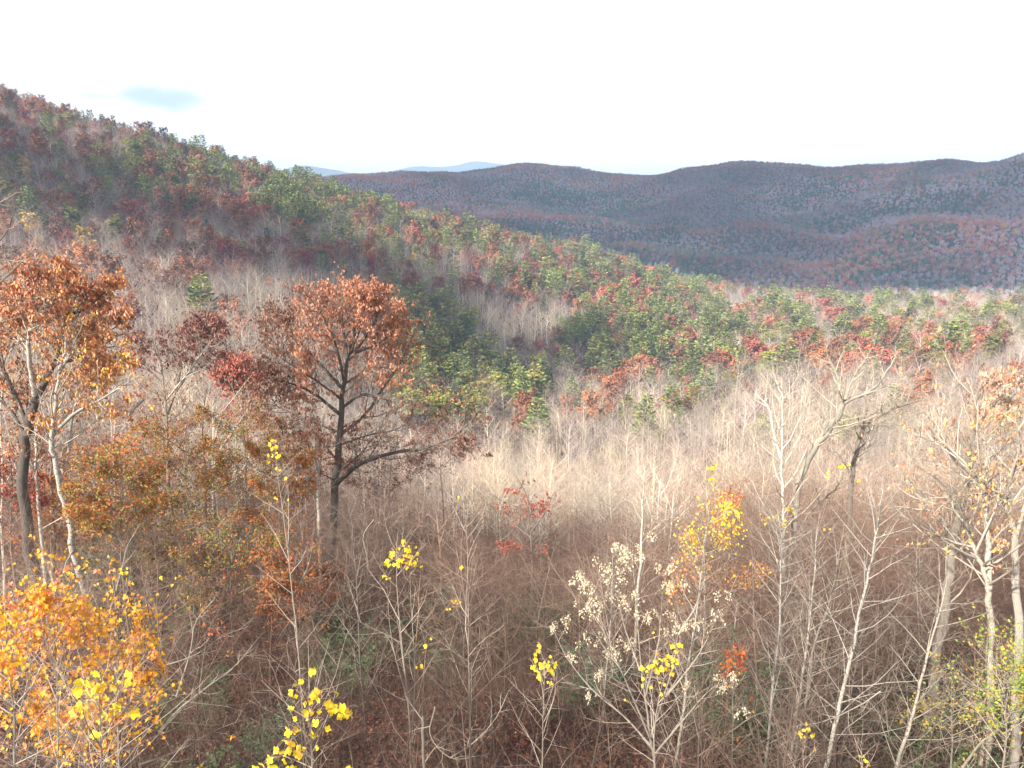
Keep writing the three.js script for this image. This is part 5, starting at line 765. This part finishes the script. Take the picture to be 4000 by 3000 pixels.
{ // oaks with tan leaves at the right edge
  const t = limbTree('oak_tree', 9110, 27, { bark: [0.34, 0.29, 0.24], stems: [
    { px: [[3640, 2720], [3647, 2603], [3684, 2422], [3708, 2271], [3720, 2120]], ground: 1, r0: 0.19, r1: 0.13, twigs: 0.3, from: 0.6 }, { px: [[3720, 2125], [3690, 2050], [3640, 1990], [3560, 1900], [3520, 1800]], dd: 1, r0: 0.12, r1: 0.015, twigs: 1.2 }, { px: [[3720, 2125], [3750, 1990], [3790, 1830], [3800, 1650], [3830, 1480]], dd: -1, r0: 0.15, r1: 0.02, twigs: 1.2 }, { px: [[3780, 1860], [3720, 1780], [3690, 1730], [3600, 1640]], dd: -1, r0: 0.07, r1: 0.012, twigs: 1.2 }, { px: [[3795, 1700], [3860, 1600], [3920, 1540], [3990, 1480]], dd: 1, r0: 0.08, r1: 0.012, twigs: 1.4 },
  ] }, 'thick trunked oak with thin tan leaves near the right edge', 'tree');
  hang(t, 4, 0.15, [[0.50, 0.29, 0.18], [0.42, 0.22, 0.13], [0.56, 0.36, 0.22], [0.38, 0.17, 0.10]], blob([[3900, 1530, 160, 140, 0.7], [3650, 1990, 140, 120, 0.3], [3800, 1700, 180, 150, 0.25]], 0.1)); done(t);
  const u = limbTree('oak_tree', 9111, 23, { bark: [0.30, 0.265, 0.225], twig: [0.17, 0.13, 0.1], stems: [
    { px: [[3858, 2900], [3864, 2814], [3870, 2603], [3864, 2362], [3858, 2271], [3822, 2181], [3790, 2100], [3756, 2030], [3690, 1940]], ground: 1, r0: 0.15, r1: 0.02, pale: 1, from: 0.5 }, { px: [[3862, 2300], [3860, 2150], [3850, 2000], [3870, 1850], [3850, 1700]], dd: 1, r0: 0.1, r1: 0.015, pale: 1, twigs: 1.2 }, { px: [[3840, 2210], [3880, 2180], [3960, 2140]], dd: -1, r0: 0.04, r1: 0.008 },
  ] }, 'pale forked oak in front of the right edge with orange leaves', 'tree');
  hang(u, 3, 0.115, [[0.55, 0.30, 0.15], [0.50, 0.23, 0.1], [0.72, 0.46, 0.09], [0.45, 0.25, 0.15]], blob([[3870, 2090, 170, 130, 0.45], [3760, 2080, 150, 100, 0.4], [3880, 1850, 170, 150, 0.25]], 0.06)); done(u);
  const v = limbTree('oak_tree', 9112, 24, { bark: [0.40, 0.35, 0.30], stems: [{ px: [[3965, 2950], [3967, 2844], [3979, 2422], [3966, 2200], [3961, 2060], [3919, 1946], [3875, 1907], [3805, 1857], [3755, 1797], [3696, 1738], [3640, 1700]], ground: 1, r0: 0.16, r1: 0.015, from: 0.45 }, { px: [[3965, 2100], [4010, 1950], [4040, 1800]], dd: 1, r0: 0.08, r1: 0.012 }, { px: [[3950, 2010], [3940, 1900], [3980, 1750], [3960, 1620]], dd: -0.5, r0: 0.07, r1: 0.01, twigs: 1.4 }] }, 'oak standing right on the right edge, its crown bent to the left', 'tree');
  hang(v, 3, 0.12, [[0.56, 0.28, 0.14], [0.5, 0.23, 0.1], [0.66, 0.38, 0.1]], blob([[3940, 1950, 140, 200, 0.4], [3900, 1700, 150, 150, 0.25]], 0.06)); done(v);
}
for (const [sd, d, x, y0, y1, w, lab, cols, den] of [[9120, 18, 3930, 2900, 2540, 110, 'bright yellow green bush at the lower right edge', [[0.24, 0.33, 0.04], [0.31, 0.36, 0.05], [0.17, 0.25, 0.04], [0.42, 0.26, 0.04]], 0.55], [9121, 20, 3720, 2900, 2640, 170, 'orange and green bush left of the bright one at lower right', [[0.52, 0.32, 0.05], [0.28, 0.3, 0.05], [0.48, 0.38, 0.06], [0.22, 0.25, 0.05]], 0.35]]) {
  const st = [{ px: [[x, y0], [x - 5, lerp(y0, y1, 0.5)], [x, y1]], ground: 1, r0: 0.03, r1: 0.006, twigs: 2 }], q = rngOf(sd); for (let k = 0; k < 6; k++) { const s = k % 2 ? 1 : -1, f = 0.15 + 0.1 * k; st.push({ px: [[x, lerp(y0, y1, f)], [x + s * w * 0.5, lerp(y0, y1, f + 0.15)], [x + s * w * (0.7 + q() * 0.4), lerp(y0, y1, f + 0.2 + q() * 0.1)]], dd: (q() - 0.5) * 2, r0: 0.014, r1: 0.004, twigs: 2, from: 0.1 }); }
  const t = limbTree('maple_shrub', sd, d, { bark: [0.28, 0.24, 0.2], stems: st, tw: TW.slim }, lab, 'shrub'); hang(t, 3, 0.07, cols, () => den, { shape: LEAF.plain, droop: -0.2, mat: M.leaf, spread: 0.2 }); done(t);
}
{ // bare boughs reaching in at the left edge
  const t = limbTree('bare_tree', 9130, 22, { bark: BARK.brown, stems: [{ px: [[-420, 2300], [-400, 1800], [-360, 1400], [-330, 1000], [-300, 700]], ground: 1, r0: 0.16, r1: 0.03, twigs: 0.5 }, { px: [[-370, 1450], [-220, 1300], [-60, 1160], [60, 1050], [150, 960]], dd: 1, r0: 0.06, r1: 0.008, twigs: 0.9 }, { px: [[-350, 1200], [-200, 1080], [-60, 990], [30, 900], [60, 800]], dd: -1, r0: 0.05, r1: 0.006, twigs: 0.9 }, { px: [[-330, 1000], [-180, 880], [-60, 800], [10, 690]], dd: 0, r0: 0.04, r1: 0.006, twigs: 0.9 }] }, 'dark leafless tree just outside the left edge, its twigs reaching in', 'tree'); done(t);
}

// dead and arching boughs that cross one another low in the thicket
for (const [k, d, px, r0, lab] of [
  [0, 15.5, [[620, 2860], [700, 2770], [800, 2690], [910, 2610], [1010, 2490]], 0.03, 'pale dead bough slanting up to the right beside the golden maples'], [1, 16, [[640, 2600], [760, 2560], [880, 2480], [1000, 2440]], 0.022, 'thin grey bough crossing above the slanting pale one'], [2, 15, [[540, 2990], [700, 2930], [850, 2850], [1010, 2790]], 0.026, 'low grey bough slanting across the bottom left thicket'],
  [3, 17, [[690, 2720], [740, 2560], [770, 2420], [850, 2330]], 0.028, 'forked grey stem standing in the left thicket'], [4, 19, [[430, 2390], [470, 2250], [500, 2130], [560, 2030]], 0.03, 'bare pale forked shrub before the dark evergreen at left'], [5, 18.5, [[455, 2380], [440, 2260], [400, 2190], [330, 2150]], 0.026, 'bare pale shrub bough bending left before the dark evergreen'], [6, 14, [[1760, 2960], [1850, 2900], [1940, 2800], [1990, 2690]], 0.016, 'arching brown bough at the bottom near the straight sapling'],
  [7, 13.5, [[1700, 2760], [1680, 2870], [1760, 2960], [1880, 2950]], 0.014, 'looping brown vine like bough by the snag'], [8, 18, [[2850, 2860], [2960, 2790], [3090, 2770], [3220, 2780]], 0.02, 'level grey bough crossing the pale stems'], [9, 17, [[3440, 2700], [3350, 2760], [3210, 2820], [3080, 2840]], 0.018, 'drooping bough crossing the feet of the pale stems'], [10, 18, [[3760, 3000], [3830, 2900], [3890, 2860], [3950, 2800]], 0.035, 'crooked pale stem at the foot of the yellow green bush'], [11, 24, [[1460, 2030], [1420, 2090], [1430, 2160], [1445, 2230]], 0.03, 'pale broken hooked stem right of the rust oak trunk'],
]) { const t = limbTree('dead_bough', 9200 + k, d, { bark: k % 3 ? [0.26, 0.22, 0.18] : [0.36, 0.32, 0.27], twig: [0.2, 0.155, 0.125], tw: [{}, { ...TW.slim[1], n: 16, ang: 0.9, len: 0.26, rad: 0.009, wander: 0.5, up: 0.08 }, { ...TW.slim[2], rad: 0.005 }, { ...TW.slim[3], rad: 0.003 }], stems: [{ px, r0, r1: 0.006, from: 0.15, twigs: k === 11 ? 0.2 : 1.3, dd: (k % 2 ? -1 : 1) * 0.8 }] }, lab, 'dead branch'); done(t); }
// ---------------------------------------------------------------- saplings, shrubs and young trees that fill the slope
function sapling(seed, H, tone, twig) {
  const r = rngOf(seed), T = new Geo(), C = new Geo();
  branch(r, [0, -0.3, 0], [(r() - 0.5) * 0.2, 1, (r() - 0.5) * 0.2], H, 0.0052 * H, [
    { seg: 8, sides: 5, wander: 0.09, up: 0.05, taper: 0.08 }, { n: 24, from: 0.12, ang: 0.85, len: 0.28, rad: 0.009, seg: 4, sides: 3, wander: 0.45, up: 0.05, shape: (t) => 1.3 - 0.95 * t },
    { n: 6, from: 0.12, ang: 0.8, len: 0.45, rad: 0.0045, seg: 2, sides: 3, wander: 0.6, up: 0.0 }, { n: 3, from: 0.2, ang: 0.8, len: 0.55, rad: 0.003, seg: 1, sides: 3, wander: 0.5, up: 0.0 }], 0, (lv) => (lv ? C : T), (lv) => (lv ? mix3(tone, twig, Math.min(1, lv * 0.45)) : tone));
  return plant('sapling', T, C, M.bark, M.twig);
}
function shrub(seed, H, twig, stems = 8) {
  const r = rngOf(seed), T = new Geo(), C = new Geo();
  for (let k = 0; k < stems; k++) { const a = r() * 6.283, o = 0.15 + r() * 0.4; branch(r, [Math.cos(a) * 0.2, -0.2, Math.sin(a) * 0.2], [Math.cos(a) * o * 1.6, 1, Math.sin(a) * o * 1.6], H * (0.6 + r() * 0.5), 0.016, [
    { seg: 6, sides: 4, wander: 0.22, up: 0.06, taper: 0.1 }, { n: 10, from: 0.15, ang: 0.95, len: 0.38, rad: 0.006, seg: 4, sides: 3, wander: 0.6, up: 0.05 }, { n: 5, from: 0.15, ang: 0.9, len: 0.5, rad: 0.0035, seg: 2, sides: 3, wander: 0.7, up: 0.0 }], 0, (lv) => (lv ? C : T), () => twig); }
  return plant('shrub', T, C, M.twig, M.twig);
}
function evergreen(seed, H, tone) {
  const r = rngOf(seed), T = new Geo(), C = new Geo(), tips = [];
  for (let k = 0; k < 6; k++) { const a = r() * 6.283; branch(r, [0, -0.2, 0], [Math.cos(a) * 0.6, 1, Math.sin(a) * 0.6], H * (0.6 + r() * 0.4), 0.03, [{ seg: 4, sides: 4, wander: 0.3, up: 0.05 }, { n: 8, from: 0.25, ang: 0.8, len: 0.4, rad: 0.012, seg: 2, sides: 3, wander: 0.4, up: 0.05 }, { n: 4, from: 0.2, ang: 0.7, len: 0.5, rad: 0.006, seg: 1, sides: 3, wander: 0.4, up: 0.02 }], 0, (lv) => (lv ? C : T), () => BARK.brown, tips); }
  for (const [pts] of tips) for (let k = 0; k < 7; k++) { const q = along(pts, r()).p; C.fan([q[0] + (r() - 0.5) * 0.2, q[1] + (r() - 0.5) * 0.15, q[2] + (r() - 0.5) * 0.2], [r() - 0.5, r() * 0.5 - 0.2, r() - 0.5], [(r() - 0.5) * 0.6, 1, (r() - 0.5) * 0.6], 0.16 * (0.7 + r() * 0.6), BLADE, 0.3, jitter(tone, r, 0.3)); }
  return plant('evergreen_shrub', T, C, M.twig, M.needle);
}
const SAP = [0, 1, 2, 3, 4].map((k) => sapling(700 + k, 6.4 + k * 0.3, [[0.129, 0.088, 0.066], [0.108, 0.071, 0.054], [0.155, 0.109, 0.086]][k % 3], [[0.092, 0.052, 0.038], [0.082, 0.042, 0.033], [0.112, 0.071, 0.052]][k % 3]));
const SHR = [0, 1, 2, 3, 4].map((k) => shrub(720 + k, 3 + k * 0.25, [[0.072, 0.037, 0.028], [0.083, 0.051, 0.039], [0.062, 0.029, 0.025], [0.105, 0.070, 0.052], [0.076, 0.040, 0.028]][k]));
const YNG = [0, 1, 2, 3].map((k) => bareTree(740 + k, 11 + k, { n1: 18, n2: 8, n3: 6, deep: 2, spread: 0.38, from: 0.14, ang: 0.95, fat: 0.8, rad: 0.0062, bark: [[0.197, 0.144, 0.112], [0.157, 0.110, 0.089], [0.261, 0.195, 0.160], [0.175, 0.120, 0.089]][k], twig: [[0.168, 0.105, 0.081], [0.146, 0.088, 0.067], [0.197, 0.124, 0.089], [0.157, 0.081, 0.060]][k] }));
const EVG = [0, 1].map((k) => evergreen(760 + k, 2.6, [[0.03, 0.065, 0.03], [0.05, 0.085, 0.03]][k]));
{
  const r = rngOf(31337), thick = new Map(), q = new THREE.Quaternion(), E = new THREE.Euler();
  const put = (g, vi, x, z, s, w, u, key) => { const k = key + vi; if (!thick.has(k)) thick.set(k, { g, list: [] }); E.set((u - 0.5) * 0.4, u * 40, (0.5 - u) * 0.35); thick.get(k).list.push([new THREE.Matrix4().compose(new THREE.Vector3(x, ground(x, z), z), q.setFromEuler(E).clone(), new THREE.Vector3(w, s, w)), [0.75 + u * 0.5, 0.75 + u * 0.45, 0.75 + u * 0.42]]); };
  const count = {};
  const WHERE = [[330, 'under the left edge oak'], [650, 'behind the golden maples'], [1000, 'in the left thicket'], [1300, 'below the rust oak'], [1700, 'round the yellow capped sapling'], [2050, 'in the brushy middle'], [2450, 'left of the cream tufts'], [2800, 'right of the cream tufts'], [3150, 'left of the whitest birch'], [3500, 'right of the whitest birch'], [9e9, 'round the yellow green bush']];
  const where = (px) => WHERE.find((w) => px < w[0])[1], depth = (d) => (d < 16 ? 'lowest down' : d < 24 ? 'a little back' : d < 36 ? 'farther back' : d < 52 ? 'well back' : 'at the far edge');
  const WORDS = { sapling: 'thin leafless sapling', shrub: 'brown leafless shrub', young: 'young leafless tree' }, GRP = { sapling: 'saplings on the near slope', shrub: 'shrubs on the near slope', young: 'young trees on the near slope' };
  const MOST = { sapling: 130, shrub: 130, young: 170 };
  const top = (px, py, d) => at(px, py, d)[1];
  const scatter = (kind, list, d0, d1, step, hMin, hMax, capPy, name, cat) => {
    for (let d = d0; d < d1; d += step * 0.9) { const n = Math.floor(1.34 * d / step); for (let k = 0; k < n; k++) {
      const a = lerp(-0.67, 0.67, (k + r()) / n), dd = d + (r() - 0.5) * step, x = Math.sin(a) * dd, z = -Math.cos(a) * dd, u = r(), v = r(), w = r(), y = ground(x, z), p = toPixel(x, y, z); if (!p) continue;
      const g = list[Math.floor(v * list.length)], h0 = heightOf(g), cap = top(p[0], capPy(p[0], dd) + (u - 0.5) * 420, dd) - y; let H = Math.min(lerp(hMin, hMax, u), cap); if (H < hMin * 0.3) continue;
      const s = H / h0, sw = Math.max(s, 0.6 * s + 0.35) * (0.8 + w * 0.4); count[kind] = (count[kind] ?? 0) + 1;
      const vis = p[0] > -150 && p[0] < 4150;
      if (vis && count[kind] <= MOST[kind] && u > 0.2) { const lean = (v - 0.5) * 0.3; stand(g, x, y, z, [sw, s], w * 6.28, name, `${u < 0.45 ? 'short' : u < 0.75 ? 'middling' : 'tall'} ${Math.abs(lean) < 0.05 ? 'upright' : 'leaning'} ${WORDS[kind]} ${where(p[0])}, ${depth(dd)}`, cat, GRP[kind], 0, lean); } else put(g, Math.floor(v * list.length), x, z, s, sw, w, kind);
    } }
  };
  scatter('shrub', SHR, 9.5, 54, 1.6, 2.2, 4.2, (px, d) => (d < 14 ? 2750 : 2330), 'shrub', 'shrub');
  scatter('sapling', SAP, 12, 50, 2.1, 3.5, 8.5, (px, d) => (px < 500 ? 2400 : px < 1300 ? 2250 : px < 2400 ? 2130 : px < 2900 ? 2150 : 1960), 'sapling', 'sapling');
  scatter('young', YNG, 28, 74, 3.3, 6, 16, (px, d) => (px < 1200 ? 1780 : px < 1700 ? 1760 : px < 2400 ? 1870 : px < 2900 ? 1800 : 1500), 'young_tree', 'tree');
  scatter('young', YNG, 24, 66, 3.4, 9, 19, (px, d) => (px < 2750 ? 9999 : 1450), 'young_tree', 'tree');
  let e = 0; for (const [px, d, s] of [[380, 44, 1.6], [480, 42, 1.5], [300, 46, 1.3], [620, 36, 0.9], [1380, 32, 1.3], [1300, 28, 0.9], [1700, 34, 1.2], [1650, 30, 0.8], [2260, 24, 1], [2200, 40, 1.2], [2960, 26, 1.4], [2900, 23, 1], [3250, 34, 1.2], [3420, 30, 1.2], [3560, 36, 1.5], [3760, 36, 1.7], [3900, 34, 1.8], [3660, 28, 1.1], [3980, 28, 1.3], [3500, 48, 1.5], [2060, 36, 1.2], [700, 26, 0.8], [3350, 24, 0.8], [3820, 23, 1], [1000, 20, 0.7], [620, 18, 0.8]]) {
    const p = at(px, 2000, d), low = ['lower left', 'middle', 'lower right'][px < 1250 ? 0 : px < 2800 ? 1 : 2];
    stand(EVG[e++ % 2], p[0], ground(p[0], p[2]), p[2], [s * 1.1, s], e * 2.1, 'evergreen_shrub', `${s < 0.95 ? 'small' : s < 1.3 ? 'rounded' : 'large'} dark evergreen shrub ${where(px)}, ${depth(d)}`, 'shrub', 'evergreen shrubs, ' + low);
  }
  massOf('thicket', 'tangle of leafless shrubs and saplings covering the near slope', thick);
  // fallen leaves lying on the near slope
  const G = new Geo(); G.fan([0, 0, 0], [0, 0, 1], [0, 1, 0], 0.13, LEAF.maple, 0.4, [1, 1, 1]); const N = 34000, im = new THREE.InstancedMesh(G.build(), M.mass, N), c = new THREE.Color(), m4 = new THREE.Matrix4();
  for (let k = 0; k < N; k++) { const a = (r() - 0.5) * 1.4, d = 8 + 34 * Math.pow(r(), 0.7), x = Math.sin(a) * d, z = -Math.cos(a) * d, t = [[0.17, 0.05, 0.034], [0.20, 0.075, 0.045], [0.13, 0.038, 0.032], [0.24, 0.10, 0.055]][Math.floor(r() * 4)]; E.set((r() - 0.5) * 1.2, r() * 6.3, (r() - 0.5) * 1.2); im.setMatrixAt(k, m4.compose(new THREE.Vector3(x, ground(x, z) + 0.03, z), q.setFromEuler(E), new THREE.Vector3(1, 1, 1))); const b = 0.7 + r() * 0.6; im.setColorAt(k, c.setRGB(t[0] * b, t[1] * b, t[2] * b)); }
  im.name = 'leaf_litter'; im.castShadow = im.receiveShadow = true; im.userData = { kind: 'stuff', label: 'red brown fallen leaves covering the near slope' }; scene.add(im);
  let mass = 0; for (const { list } of thick.values()) mass += list.length; console.log('thicket', mass, JSON.stringify(count));
}
renderer.render(scene, camera);
